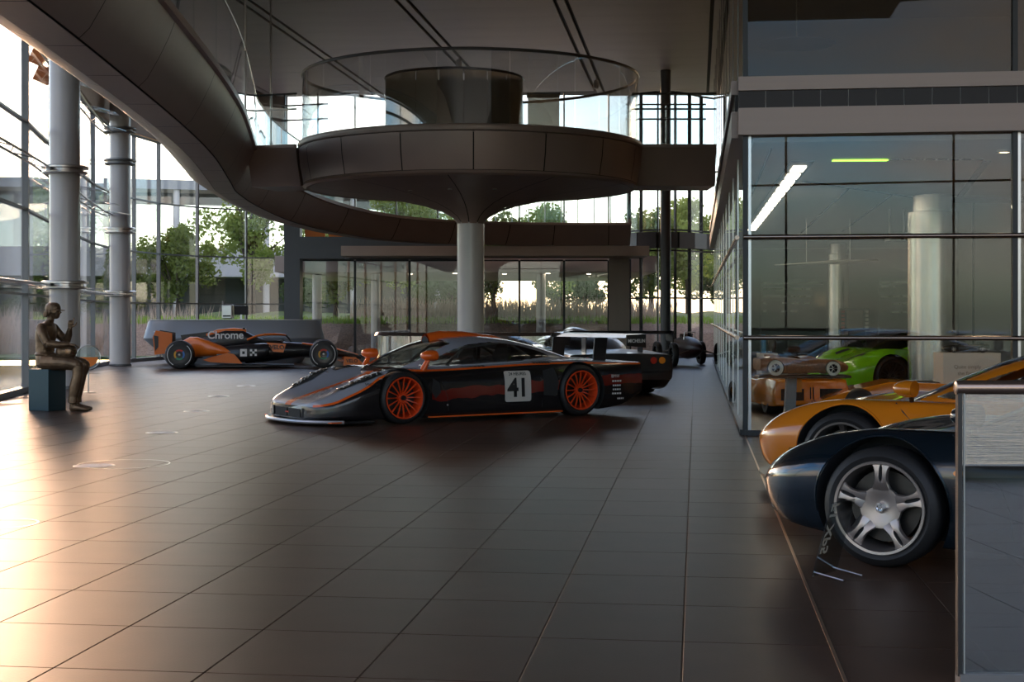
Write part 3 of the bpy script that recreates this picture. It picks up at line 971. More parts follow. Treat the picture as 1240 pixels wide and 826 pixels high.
LEAF = [glass('leaf_olive', (.2, .2, .2), .4, rough=.4, milk=.97, milkcol=(.20, .25, .06), graz=.05), glass('leaf_green', (.2, .2, .2), .4, rough=.4, milk=.97, milkcol=(.30, .38, .09), graz=.05), glass('leaf_deep', (.2, .2, .2), .4, rough=.4, milk=.97, milkcol=(.12, .18, .06), graz=.05)]
BARK = mat('bark', (.08, .06, .045), .9, 0, .3, 8, .5, 20)
def tree_mesh(seed, h, rx, n):
    rnd = random.Random(seed)
    fo = MB()
    cl_ = [(rnd.gauss(0, rx * .42), rnd.gauss(0, rx * .42), h * rnd.uniform(.30, .95), rnd.uniform(.22, .42) * rx) for _ in range(26)]
    for _ in range(n):
        cx, cy, cz, cr_ = rnd.choice(cl_)
        d = Vector((rnd.gauss(0, 1), rnd.gauss(0, 1), rnd.gauss(0, 1))).normalized() * cr_ * rnd.random() ** .4
        p = Vector((cx, cy, cz)) + d
        s_ = rnd.uniform(.08, .18)
        u = Vector((rnd.gauss(0, 1), rnd.gauss(0, 1), rnd.gauss(0, 1))).normalized()
        v = u.cross(Vector((rnd.gauss(0, 1), rnd.gauss(0, 1), .3))).normalized()
        fo.add([p - u * s_, p + v * s_ * .5, p + u * s_, p - v * s_ * .5], [(0, 1, 2, 3)])
    tr = MB()
    tr.tube([(0, 0, -.3), (.05, .02, h * .3), (-.03, .05, h * .6), (.02, 0, h * .85)], [h * .028, h * .022, h * .014, h * .006], 8)
    for cx, cy, cz, cr_ in cl_[:14]:
        tr.tube([(0, 0, h * .25), (cx * .5, cy * .5, cz * .8), (cx, cy, cz)], [h * .012, h * .007, h * .003], 5)
    return fo, tr
TREES = []
for k, (hh, rr) in enumerate(((5.0, 2.0), (6.5, 2.4), (3.6, 1.9))):
    fo, tr = tree_mesh(k + 3, hh, rr, 6000)
    TREES.append((fo.mesh('foliage', [LEAF[k]]), tr.mesh('trunk', [BARK], True)))
tnames = ['olive green bushy tree outside the far windows', 'bright green loose tree outside the far windows', 'deep green rounded tree outside behind the reeds']
for k in range(21):
    kind = k % 3
    if k < 13:
        x, y, z = -14 + k * 2.2, (60.5, 65.5, 71)[k % 3], 1.15 + .1 * (k % 3)
    else:
        x, y, z = -50 + (k - 13) * 4.6, 66 + 3 * (k % 2), -.1
        kind = 2 if k % 2 else 0
    t = thing('tree', tnames[kind] if k < 13 else ('deep green tree outside the curved glass corner' if kind == 2 else 'olive tree outside the curved glass corner'), 'tree', (x, y, z), random.uniform(0, 6), 'trees outside' if k < 13 else 'trees beyond the corner')
    t.scale = [random.uniform(.75, .95)] * 3
    for nm, me in zip(('foliage', 'trunk'), TREES[kind]):
        o = bpy.data.objects.new(nm, me)
        COL.objects.link(o); o.parent = t
# covered walk outside the far windows
cw = tag(MB().box((-1.5, 53.2, 3.02), (12.4, 12.6, .52)).build('canopy_roof', mat('canopy_soffit', (.75, .62, .56), .6)), 'flat pink grey canopy outside over the far windows', 'canopy')
for i, p in enumerate((497, 552, 611, 663, 713)):
    o = MB().lathe([(0, -.012), (.07, -.012), (.08, 0), (0, 0)], 16, c=(px(p, 49), 49 - i % 2 * .6, 2.759)).build('canopy_light', mat('canopy_lens', (.9, .85, .7), .4, emit=(1, .85, .6), estr=5), cw, True)
# curved wing of the building opposite
ow = thing('opposite_wing', 'curved pale wing of the building seen through the corner glass', 'building', (-22, 82, 0))
arc = [(-34 + 54 * k / 24, -8 * math.sin(PI * k / 24), 0) for k in range(25)]
def wing(name, z0, z1, inset, m):
    mb = MB()
    mb.loft([[(x, y + inset, z0), (x, y + inset, z1), (x, y + 12, z1), (x, y + 12, z0)] for x, y, _ in arc], True, False, True)
    return mb.build(name, m, ow)
wing('ground_storey', 0, 3.4, 4.0, mat('wing_dark', (.10, .11, .11), .3))
wing('fascia', 3.4, 4.9, 0, mat('wing_fascia', (.55, .53, .52), .5))
wing('upper_storey', 4.9, 8.0, 3.0, glass('wing_glass', (.6, .7, .75), 2.5))
wing('roof', 8.0, 8.5, .5, mat('wing_roof', (.35, .36, .37), .5))
for k in range(1, 24, 2):
    x, y, _ = arc[k]
    MB().tube([(x, y + .8, 0), (x, y + .8, 8.0)], .18, 12).build('column', WHITE, ow, True)

# ---------------------------------------------------------------- cars
RUBBER = mat('tyre_rubber', (.018, .017, .017), .55, 0, .1, 20)
RUBBERS = mat('tyre_tread', (.03, .028, .027), .7)
BLACKP = mat('black_trim', (.012, .012, .013), .35)
CARBON = mat('carbon_black', (.015, .015, .016), .3, 0, .1, 60, coat=.4)
WELL = mat('liner_and_opening_black', (.02, .02, .02), .8)  # liner plastic; on flat vent and intake patches it paints in their dark depth
CARGL = glass('car_glass', (.16, .15, .14), 2.0)
CARGLC = glass('car_glass_clear', (.42, .42, .40), 2.0)
LENS = glass('lamp_lens', (.85, .87, .88), 1.0, graz=.15)
CHROME = mat('chrome', (.75, .74, .72), .08, 1)
DISC = mat('brake_disc', (.07, .066, .062), .4, .9)
AMBER = mat('amber_lens', (.9, .28, .02), .25, coat=.5)
REDL = mat('red_lens', (.5, .02, .01), .25, coat=.5)
SEAT = mat('seat_fabric', (.10, .09, .09), .8)

def wheel(parent, loc, side, r, wd, rim_r, style, rimm, capm=None, steer=0):
    """side +1: outer face toward +y. tyre is the part, rim, hub and disc its sub-parts"""
    y1 = wd / 2
    t = MB()
    sh = .035
    prof = [(rim_r, -y1 + .01), (rim_r + .02, -y1), (r - sh * 1.3, -y1 - .004), (r - sh * .5, -y1 + .012), (r - .004, -y1 + sh), (r, -y1 + sh * 1.6), (r, y1 - sh * 1.6), (r - .004, y1 - sh), (r - sh * .5, y1 - .012), (r - sh * 1.3, y1 + .004), (rim_r + .02, y1), (rim_r, y1 - .01)]
    t.lathe(prof, 64, axis='Y')
    for g in (-.5, 0, .5):
        t.lathe([(r + .0008, g * wd * .55 - .004), (r + .0008, g * wd * .55 + .004)], 64, axis='Y', mi=1)
    o = t.build('wheel', [RUBBER, WELL], parent, True, loc=loc)
    o.rotation_euler.z = steer
    s = side
    rim = MB()
    rim.lathe([(rim_r + .004, s * (y1 - .002)), (rim_r + .002, s * (y1 + .006)), (rim_r - .012, s * (y1 + .004)), (rim_r - .02, s * (y1 - .02)), (rim_r - .028, s * (y1 - .06)), (rim_r - .03, -s * y1), (rim_r, -s * y1)], 64, axis='Y')
    mats = [rimm]
    if style == 'multi':
        n = 16
        for k in range(n):
            a = 2 * PI * k / n
            pts = []
            for rr, hw, yy in ((.055, .012, y1 - .055), (.10, .008, y1 - .035), (.17, .0075, y1 - .018), (rim_r - .012, .011, y1 - .008)):
                ca, sa = math.cos(a), math.sin(a)
                ring = [(rr * ca - u * hw * sa, s * yy + s * v_, rr * sa + u * hw * ca) for u, v_ in ((-1, -.02), (1, -.02), (.7, 0), (-.7, 0))]
                pts.append(ring)
            rim.loft(pts, True, False, True)
        rim.lathe([(0, s * (y1 - .045)), (.055, s * (y1 - .045)), (.065, s * (y1 - .06)), (.065, s * (y1 - .09))], 32, axis='Y')
    elif style == 'five':
        n = 5
        hwf = pw((.06, .05), (.10, .050), (.125, .041), (.155, .034), (.185, .035), (.215, .044), (.235, .062), (.26, .085))
        for k in range(n):
            a = 2 * PI * (k + .28) / n
            ca, sa = math.cos(a), math.sin(a)
            R_ = []
            for i in range(17):
                u = i / 16
                rr = .06 + (rim_r - .010 - .06) * u
                sl_ = .0095 * max(0, 1 - abs((rr - .185) / .046) ** 6) if abs(rr - .185) < .046 else 0
                yy = y1 - .010 - .030 * (1 - u) ** 2 + .010 * math.sin(u * PI)
                R_.append((rr, hwf(rr), sl_, yy))
            for sg in (-1, 1):
                rg = []
                for rr, hw, sl_, yy in R_:
                    q = [(sl_, -.001), (sl_ + .003, 0), (hw * .86, 0), (hw, -.007), (hw, -.030), (sl_, -.030)]
                    rg.append([(rr * ca - sg * l_ * sa, s * (yy + d_), rr * sa + sg * l_ * ca) for l_, d_ in q])
                rim.loft(rg, True, False, True)
            rim.loft([[(rr * ca - l_ * sa, s * (yy - .018), rr * sa + l_ * ca) for l_ in (-.013, .013)] for rr, hw, sl_, yy in R_ if abs(rr - .185) < .05], False, mi=1)
        rim.lathe([(.03, s * (y1 - .036)), (.07, s * (y1 - .030)), (.095, s * (y1 - .0245)), (.112, s * (y1 - .024)), (.114, s * (y1 - .05)), (.03, s * (y1 - .06))], 48, axis='Y')
    elif style == 'thin5':
        for k in range(5):
            a = 2 * PI * (k + .2) / 5
            ca, sa = math.cos(a), math.sin(a)
            rg = []
            for rr, hw, yy in ((.03, .034, y1 - .07), (.12, .024, y1 - .05), (.19, .022, y1 - .04), (rim_r - .02, .034, y1 - .02)):
                rg.append([(rr * ca - u * hw * sa, s * (yy + v_), rr * sa + u * hw * ca) for u, v_ in ((-1, -.03), (1, -.03), (.7, 0), (-.7, 0))])
            rim.loft(rg, True, False, True)
        rim.lathe([(0, s * (y1 - .055)), (.05, s * (y1 - .055)), (.06, s * (y1 - .09))], 32, axis='Y')
    rim.build('rim', [rimm, WELL], o, R(35))
    d = MB().lathe([(.06, s * (y1 - .115)), (rim_r * .78, s * (y1 - .115)), (rim_r * .78, s * (y1 - .14)), (.06, s * (y1 - .14))], 48, axis='Y')
    d.build('brake_disc', DISC, o, R(30))
    c = MB().box((rim_r * .52, s * (y1 - .105), -rim_r * .42), (.07, .05, .13), 0, R(-40))
    c.build('brake_caliper', capm or BLACKP, o, False, .008)
    h = MB().lathe([(0, s * (y1 - .012)), (.012, s * (y1 - .012)), (.016, s * (y1 - .008)), (.024, s * (y1 - .008)), (.03, s * (y1 - .02)), (.032, s * (y1 - .05))], 8 if style == 'five' else 24, axis='Y')
    h.build('wheel_nut', CHROME if style == 'five' else BLACKP, o, R(30))
    return o

def boolean_cut(me, cutters):
    o = bpy.data.objects.new('body', me)
    COL.objects.link(o)
    cs = []
    for c in cutters:
        co = bpy.data.objects.new('cutter', c)
        COL.objects.link(co)
        md = o.modifiers.new('cut', 'BOOLEAN')
        md.object = co
        md.operation = 'DIFFERENCE'
        md.solver = 'EXACT'
        cs.append(co)
    bpy.context.view_layer.update()
    dg = bpy.context.evaluated_depsgraph_get()
    res = bpy.data.meshes.new_from_object(o.evaluated_get(dg))
    bpy.data.objects.remove(o)
    for c in cs:
        bpy.data.objects.remove(c)
    return res

def car_shell(P, n_st=110, arch=((1.359, .315, .37), (-1.359, .35, .405))):
    """closed body loft; P holds curves over x (nose +x)"""
    x0, x1 = P['x']
    rings = []
    for i in range(n_st + 1):
        u = i / n_st
        u = .5 - .5 * math.cos(PI * u) if P.get('cos', True) else u
        u = .35 * u + .65 * i / n_st
        x = x0 + (x1 - x0) * u
        zb, wl_b, wm, zm, ws, zs_, zc = (P[k](x) for k in ('zb', 'wl', 'wm', 'zm', 'ws', 'zs', 'zc'))
        half = [(0, zb), (wl_b * .5, zb), (wl_b * .92, zb), (wl_b, zb + .02), ((wl_b + wm) / 2 + .006, zb + (zm - zb) * .5), (wm, zm), (wm * .985, zm + (zs_ - zm) * .45),
                ((ws + wm) / 2, zs_ - (zs_ - zm) * .14), (ws, zs_), (ws * .72, zs_ + (zc - zs_) * .35), (ws * .38, zs_ + (zc - zs_) * .86), (0, zc)]
        sm = catmull([(0, a, b) for a, b in half], 4)
        rg = [(x, p.y, p.z) for p in sm]
        rg += [(x, -p.y, p.z) for p in reversed(sm[1:-1])]
        rings.append(rg)
    mb = MB().loft(rings, True, False, True)
    me = mb.mesh('body')
    cut = []
    for ax, az, ar in arch:
        for s in (-1, 1):
            c = MB().lathe([(0, 0), (ar, 0), (ar, .75), (0, .75)], 56, c=(ax, .56 if s > 0 else -.56 - .75, az), axis='Y')
            cut.append(c.mesh('cutter'))
    me2 = boolean_cut(me, cut)
    me2.materials.clear()
    return me2

def finish_shell(me, paint, arch):
    me.materials.append(paint)
    me.materials.append(WELL)
    idx = []
    for p in me.polygons:
        c = p.center
        k = 0
        if abs(c.y) < .575 and abs(abs(p.normal.y)) > .95 and any((c.x - ax) ** 2 + (c.z - az) ** 2 < ar * ar for ax, az, ar in arch) and abs(abs(c.y) - .56) < .004:
            k = 1
        for ax, az, ar in arch:
            if abs(math.hypot(c.x - ax, c.z - az) - ar) < .006 and abs(c.y) > .55 and abs(p.normal.y) < .3:
                k = 1
        idx.append(k)
    me.polygons.foreach_set('material_index', idx)
    me.polygons.foreach_set('use_smooth', [True] * len(idx))
    me.update()
    me.set_sharp_from_angle(angle=R(32))
    return me

def bvh_of(me):
    return BVHTree.FromPolygons([v.co for v in me.vertices], [tuple(p.vertices) for p in me.polygons])

def hit_side(bvh, x, z, s, off):
    h = bvh.ray_cast(Vector((x, 3 * s, z)), Vector((0, -s, 0)))
    return Vector((x, h[0].y + s * off, z)) if h[0] else Vector((x, .9 * s, z))
def hit_top(bvh, x, y, off):
    h = bvh.ray_cast(Vector((x, y, 3)), Vector((0, 0, -1)))
    return (h[0] + h[1] * off) if h[0] else Vector((x, y, .5))

def decal(name, bvh, outline, m, parent, proj='side', s=1, off=.004, K=6):
    cx = sum(p[0] for p in outline) / len(outline)
    cy = sum(p[1] for p in outline) / len(outline)
    f = (lambda a, b: hit_side(bvh, a, b, s, off)) if proj == 'side' else (lambda a, b: hit_top(bvh, a, b, off))
    # densify the outline
    ol = []
    for p, q in zip(outline, outline[1:] + outline[:1]):
        n = max(1, int(math.hypot(q[0] - p[0], q[1] - p[1]) / .04))
        ol += [(p[0] + (q[0] - p[0]) * i / n, p[1] + (q[1] - p[1]) * i / n) for i in range(n)]
    mb = MB()
    rings = [[f(cx + (p[0] - cx) * k / K, cy + (p[1] - cy) * k / K) for p in ol] for k in range(1, K + 1)]
    mb.loft(rings, True)
    n = len(ol)
    mb.v.append(tuple(f(cx, cy)))
    c = len(mb.v) - 1
    for i in range(n):
        mb.f.append((i, (i + 1) % n, c)); mb.m.append(0)
    return mb.build(name, m, parent, True)

def decal_text(name, bvh, s_, size, x, z, m, parent, side=1, off=.006, slope=0, bold=0, spacing=1):
    """lettering wrapped on the body side; reads correctly from outside"""
    me = text_mesh(s_, size, 0, bold, spacing)
    for v in me.vertices:
        dx, dz = v.co.x, v.co.y
        xx = x - side * dx
        v.co = hit_side(bvh, xx, z + dz + slope * dx, side, off)
    me.materials.clear()
    me.materials.append(m)
    o = bpy.data.objects.new(name, me)
    COL.objects.link(o)
    o.parent = parent
    return o

def rrect(x, y, w_, h_, r, n=5):
    out = []
    for cx, cy, a in ((x + w_ / 2 - r, y + h_ / 2 - r, 0), (x - w_ / 2 + r, y + h_ / 2 - r, 90), (x - w_ / 2 + r, y - h_ / 2 + r, 180), (x + w_ / 2 - r, y - h_ / 2 + r, 270)):
        out += [(cx + r * math.cos(R(a + 90 * i / n)), cy + r * math.sin(R(a + 90 * i / n))) for i in range(n + 1)]
    return out

def inside(poly, x, y):
    c = False
    n = len(poly)
    for i in range(n):
        x0, y0 = poly[i]; x1, y1 = poly[i - 1]
        if (y0 > y) != (y1 > y) and x < (x1 - x0) * (y - y0) / (y1 - y0) + x0:
            c = not c
    return c

def canopy(parent, C, roofm, glassm, side_poly, shield, rear=None, nu=150, nv=84, trim=None):
    """teardrop greenhouse split into roof shell, windscreen and side windows"""
    x0, x1 = C['x']
    pts = []
    for i in range(nu + 1):
        x = x0 + (x1 - x0) * i / nu
        wb_, zb, zt = C['wb'](x), C['zb'](x), C['zt'](x)
        row = []
        for j in range(nv + 1):
            th = PI * j / nv
            c_, s_ = math.cos(th), math.sin(th)
            row.append(Vector((x, wb_ * math.copysign(abs(c_) ** .72, c_), zb + (zt - zb) * abs(s_) ** .92)))
        pts.append(row)
    parts = {'roof_shell': MB(), 'windscreen': MB(), 'side_window': [MB(), MB()], 'pillar_trim': MB()}
    for i in range(nu):
        for j in range(nv):
            q = [pts[i][j], pts[i + 1][j], pts[i + 1][j + 1], pts[i][j + 1]]
            c = sum(q, Vector()) / 4
            if inside(side_poly, c.x, c.z) and abs(c.y) > .20:
                tgt = parts['side_window'][0 if c.y > 0 else 1]
            elif shield(c.x, abs(c.y), c.z):
                tgt = parts['windscreen']
            else:
                tgt = parts['roof_shell']
            tgt.add(q, [(0, 1, 2, 3)])
    def weld(mb, name, m):
        if not mb.f:
            return
        me = mb.mesh(name, [m])
        bm = bmesh.new(); bm.from_mesh(me)
        bmesh.ops.remove_doubles(bm, verts=bm.verts, dist=1e-5)
        bmesh.ops.recalc_face_normals(bm, faces=bm.faces)
        # smooth the stair-stepped outline of each region
        for _ in range(4):
            bmesh.ops.smooth_vert(bm, verts=[v for v in bm.verts if v.is_boundary and v.co.z > C['zb'](v.co.x) + .02], factor=.5, use_axis_x=True, use_axis_y=True, use_axis_z=True)
        for f in bm.faces: f.smooth = True
        bm.to_mesh(me); bm.free()
        o = bpy.data.objects.new(name, me)
        COL.objects.link(o); o.parent = parent
        return o
    weld(parts['roof_shell'], 'roof_shell', roofm)
    weld(parts['windscreen'], 'windscreen', glassm)
    for mb in parts['side_window']:
        weld(mb, 'side_window', glassm)

# --- body curves of the three seat coupe
ROAD = dict(x=(2.27, -2.03),
    zb=pw((2.27, .30), (2.15, .24), (1.9, .17), (1.5, .14), (.8, .12), (-1, .12), (-1.7, .16), (-2.03, .26)),
    wl=pw((2.27, .12), (2.22, .34), (2.12, .56), (1.9, .73), (1.6, .81), (1.0, .82), (0, .83), (-1, .85), (-1.7, .82), (-2.03, .70)),
    wm=pw((2.27, .16), (2.22, .40), (2.12, .62), (1.9, .79), (1.6, .88), (1.3, .905), (.8, .87), (.3, .86), (-.3, .885), (-1.2, .91), (-1.7, .88), (-2.03, .78)),
    zm=pw((2.27, .36), (2.1, .38), (1.7, .42), (1.2, .46), (.5, .44), (-.5, .46), (-1.3, .52), (-2.03, .54)),
    ws=pw((2.27, .10), (2.22, .28), (2.12, .44), (1.9, .58), (1.6, .66), (1.3, .70), (.8, .72), (0, .74), (-1.2, .74), (-2.03, .66)),
    zs=pw((2.27, .40), (2.22, .45), (2.1, .53), (1.9, .625), (1.65, .70), (1.36, .735), (1.05, .735), (.6, .73), (0, .75), (-.6, .79), (-1.3, .84), (-1.7, .83), (-2.03, .78)),
    zc=pw((2.27, .40), (2.2, .44), (2.0, .50), (1.7, .575), (1.36, .65), (1.05, .71), (.6, .74), (0, .77), (-.6, .83), (-1.3, .88), (-1.7, .86), (-2.03, .80)))
ARCH = ((1.359, .325, .372), (-1.359, .345, .405))
CAN = dict(x=(1.12, -1.72),
    wb=pw((1.12, .10), (1.05, .36), (.85, .56), (.5, .70), (.1, .755), (-.4, .755), (-.9, .68), (-1.4, .50), (-1.72, .25)),
    zb=pw((1.12, .68), (.5, .70), (0, .72), (-.6, .76), (-1.2, .80), (-1.72, .82)),
    zt=pw((1.12, .70), (.9, .80), (.6, .935), (.3, 1.05), (0, 1.12), (-.3, 1.14), (-.6, 1.12), (-1.0, 1.04), (-1.4, .94), (-1.72, .86)))
def shield_f(x, y, z):
    return .16 < x < 1.08 and z > .715 and y < .535 - .15 * max(0, .75 - x) - max(0, x - .75) * .34 and z > .70
SIDEP = [(.76, .765), (.22, .955), (.0, 1.02), (-.35, 1.06), (-.75, 1.01), (-1.12, .905), (-1.18, .865), (-.6, .815), (0, .775), (.6, .755)]

def seats(parent):
    for y, x in ((0, -.05), (.38, -.35), (-.38, -.35)):
        m = MB()
        m.loft([[(x + a, y - b, z), (x + a, y + b, z), (x + a - .06, y + b * .9, z), (x + a - .06, y - b * .9, z)] for a, b, z in ((.0, .2, .60), (-.06, .2, .78), (-.10, .14, .92), (-.11, .10, 1.0))], True, False, True)
        m.build('seat', SEAT, parent, True)

_road_shell = None
def road_car(name, label, loc, rz, paint, wheel_style, wheel_mat, lm=False):
    global _road_shell
    t = thing(name, label, 'car', loc, rz)
    if _road_shell is None:
        _road_shell = car_shell(ROAD, 110, ARCH)
        _bv['road'] = bvh_of(_road_shell)
    me = finish_shell(_road_shell.copy(), paint, ARCH)
    b = bpy.data.objects.new('body', me)
    COL.objects.link(b); b.parent = t
    bv = _bv['road']
    canopy(t, CAN, paint, CARGL if not lm else CARGLC, SIDEP, shield_f)
    seats(t)
    for s in (1, -1):
        wheel(t, (1.359, s * .775, .322), s, .322, .235, .247 if not lm else .25, wheel_style, wheel_mat)
        wheel(t, (-1.359, s * .755, .352), s, .352, .30, .25, wheel_style, wheel_mat)
        # headlamp cover, amber repeater, mirror, door joint
        hl = decal('headlamp', bv, [(2.02, s * .50), (1.93, s * .60), (1.70, s * .63), (1.55, s * .60), (1.62, s * .50), (1.85, s * .42)], LENS, t, 'top', s, .006)
        decal('headlamp_bowl', bv, [(1.97, s * .52), (1.88, s * .58), (1.76, s * .58), (1.74, s * .51), (1.86, s * .47)], CHROME, hl, 'top', s, .004)
        cx, cz = .935, .53
        decal('side_repeater', bv, [(cx + .030 * math.cos(a) , cz + .016 * math.sin(a)) for a in [2 * PI * k / 16 for k in range(16)]], AMBER, t, 'side', s, .006, 2)
        # raised lip round the wheel arches and shut lines
        for ax, az, ar in ARCH:
            pts = []
            for k in range(41):
                a = R(-8 + 196 * k / 40)
                x, z = ax + (ar + .004) * math.cos(a), az + (ar + .004) * math.sin(a)
                pts.append(hit_side(bv, x + .004 * math.cos(a), z + .004 * math.sin(a), s, .001))
            MB().tube(pts, .006, 6).build('arch_lip', paint, t, True)
        MB().tube([hit_side(bv, x, z, s, -.001) for x, z in ((1.00, .72), (.93, .66), (.84, .58), (.72, .46), (.68, .34), (.67, .2))], .005, 6).build('door_line', BLACKP, t, True)
        MB().tube([hit_side(bv, x, z, s, -.001) for x, z in ((1.06, .46), (.97, .455), (.85, .45), (.76, .45))], .004, 6).build('sill_line', BLACKP, t, True)
        mr = MB()
        mr.loft([[(.88 + dx, s * (.86 + q * math.cos(a) * .105 + .01), .83 + q * math.sin(a) * .062) for a in [2 * PI * k / 20 for k in range(20)]] for dx, q in ((.10, .2), (.085, .55), (.05, .85), (0, 1), (-.05, .96))], True, False, True)
        mo = mr.build('mirror', paint, t, True)
        MB().tube([(.88, s * .80, .79), (.90, s * .72, .72)], .018, 8).build('stalk', BLACKP, mo, True)
    # lower front intake with lip
    MB().loft([[(x, y, z) for z in (.20, .215)] for x, y in [(2.20 - .30 * (abs(q) / .72) ** 2.4, q) for q in [-.72 + 1.44 * k / 24 for k in range(25)]]], False).build('front_lip', BLACKP, t, True)
    for s in (1, -1):
        decal('front_intake', bv, [(2.22, s * .10), (2.215, s * .30), (2.15, s * .30), (2.16, s * .10)], WELL, t, 'top', s, .004)
    decal('tail_panel', bv, rrect(-1.93, 0, .06, .9, .02), WELL, t, 'top', 1, .003)
    if lm:
        # splitter, scoops, high wing
        sp = MB()
        ol = [(2.30 - .42 * (abs(q) / .90) ** 2.2, q) for q in [-.90 + 1.8 * k / 24 for k in range(25)]]
        sp.prism(ol + [(1.75, .90), (1.75, -.90)], .018, Matrix.Translation((0, 0, .12)))
        sp.build('splitter', CARBON, t)
        for s in (1, -1):
            decal('fender_badge', bv, [(.99, .60), (.78, .58), (.90, .50)], paint, t, 'side', s, .004)
            decal('nose_duct', bv, [(2.08, s * .28), (2.06, s * .40), (1.95, s * .40), (1.97, s * .28)], WELL, t, 'top', s, .004)
            MB().box((-1.85, s * .45, .95), (.16, .02, .24)).build('wing_strut', CARBON, t)
        wg = MB().loft([[(-1.95 + a, y, 1.07 + b) for a, b in ((-.17, .03), (0, .045), (.15, .0), (0, .01))] for y in (-.82, .82)], True, False, True)
        wg.build('rear_wing', paint, t, R(40))
    return t
_bv = {}
NAVY = mat('navy_paint', (.006, .014, .022), .18, .3, coat=1.0)
ORANGE = mat('papaya_paint', (.72, .215, .010), .22, 0, .03, 2, coat=.8)
WSILV = mat('wheel_silver', (.42, .365, .335), .32, .8, .04, 9)
WGREY = mat('wheel_grey', (.30, .28, .26), .3, .9)
F_A = R(146)
road_car('dark_blue_supercar', 'dark blue supercar with five spoke silver wheels behind the glass balustrade', (3.582, 7.69, 0), F_A, NAVY, 'five', WSILV)
road_car('orange_supercar', 'glossy orange supercar with splitter parked beyond the dark blue one', (4.02, 10.47, 0), F_A, ORANGE, 'thin5', WGREY, True)

# clear sign boards standing before the two noses
def acrylic_sign(name, label, loc, rz, word, h, wd):
    t = thing(name, label, 'sign', loc, rz)
    M_ = Matrix.Rotation(R(16), 4, 'X')
    pl = MB().prism([(-wd / 2, 0), (wd / 2, 0), (wd / 2, h), (-wd / 2, h)], .008, M_ @ Matrix.Rotation(PI / 2, 4, 'X') @ Matrix.Translation((0, .012, -.004)))
    pl.build('board', glass('acrylic', (.72, .75, .75), 1.5), t)
    if word:
        text('lettering', word, wd * .40, glass('vinyl_white', (1, 1, 1), .3, milk=.97, milkcol=(.95, .93, .88)), t, M_ @ Matrix.Translation((-wd * .22, .006, h * .66)) @ Matrix.Rotation(PI / 2, 4, 'X') @ Matrix.Rotation(PI, 4, 'Y') @ Matrix.Rotation(R(-90), 4, 'Z'), .0008, .002)
    for s in (-1, 1):
        MB().tube([(s * wd * .40, .0, .030), (s * wd * .40, -.17, .007)], .006, 8).build('foot', STEEL, t, True)
    return t
acrylic_sign('car_sign', 'clear sign board with white lettering at the dark blue front wheel', (px(995, 7.55), 7.50, 0), R(48), 'F1 XP5', .40, .24)
acrylic_sign('car_sign', 'clear sign board with white lettering before the orange nose', (px(946, 10.7), 10.6, 0), R(50), 'F1 LM', .40, .24)

# ---------------------------------------------------------------- long tailed racing coupe
LTAIL = dict(x=(2.50, -2.42),
    zb=pw((2.50, .075), (2.0, .07), (1, .07), (-1.6, .08), (-2.0, .12), (-2.42, .28)),
    wl=pw((2.50, .42), (2.47, .58), (2.38, .74), (2.2, .84), (1.9, .90), (1.4, .93), (.9, .89), (0, .90), (-1, .93), (-2.0, .93), (-2.42, .90)),
    wm=pw((2.50, .42), (2.47, .58), (2.38, .75), (2.2, .86), (1.9, .925), (1.4, .955), (1.0, .92), (.4, .90), (-.3, .915), (-1.1, .955), (-1.9, .95), (-2.42, .92)),
    zm=pw((2.50, .16), (2.2, .22), (1.8, .34), (1.3, .42), (.5, .40), (-.5, .42), (-1.3, .46), (-2.42, .48)),
    ws=pw((2.50, .36), (2.47, .50), (2.38, .60), (2.2, .66), (1.9, .71), (1.4, .74), (.8, .74), (0, .76), (-1.2, .80), (-2.42, .84)),
    zs=pw((2.50, .245), (2.46, .275), (2.3, .345), (2.05, .46), (1.8, .575), (1.55, .66), (1.32, .69), (1.05, .685), (.6, .69), (0, .71), (-.7, .735), (-1.4, .745), (-2.0, .72), (-2.42, .70)),
    zc=pw((2.50, .25), (2.46, .28), (2.3, .325), (2.05, .40), (1.8, .47), (1.5, .56), (1.2, .65), (.9, .70), (.4, .74), (-.6, .79), (-1.3, .79), (-2.0, .75), (-2.42, .72)))
LARCH = ((1.359, .325, .365), (-1.359, .34, .385))
LCAN = dict(x=(1.40, -1.70),
    wb=pw((1.40, .14), (1.32, .42), (1.1, .60), (.7, .71), (.3, .755), (-.3, .755), (-.8, .67), (-1.3, .48), (-1.70, .22)),
    zb=pw((1.40, .58), (.9, .655), (.5, .67), (0, .69), (-.6, .715), (-1.2, .73), (-1.70, .74)),
    zt=pw((1.40, .60), (1.15, .735), (.85, .89), (.55, 1.0), (.25, 1.06), (-.1, 1.075), (-.5, 1.045), (-.95, .965), (-1.35, .865), (-1.70, .765)))
def lshield(x, y, z):
    return .42 < x < 1.34 and z > LCAN['zb'](x) + .012 and y < .55 - .16 * max(0, .95 - x) - max(0, x - .95) * .32
LSIDE = [(.98, .715), (.46, .905), (.22, .965), (-.15, .998), (-.58, .95), (-1.0, .845), (-1.08, .80), (-.6, .765), (0, .735), (.6, .712)]

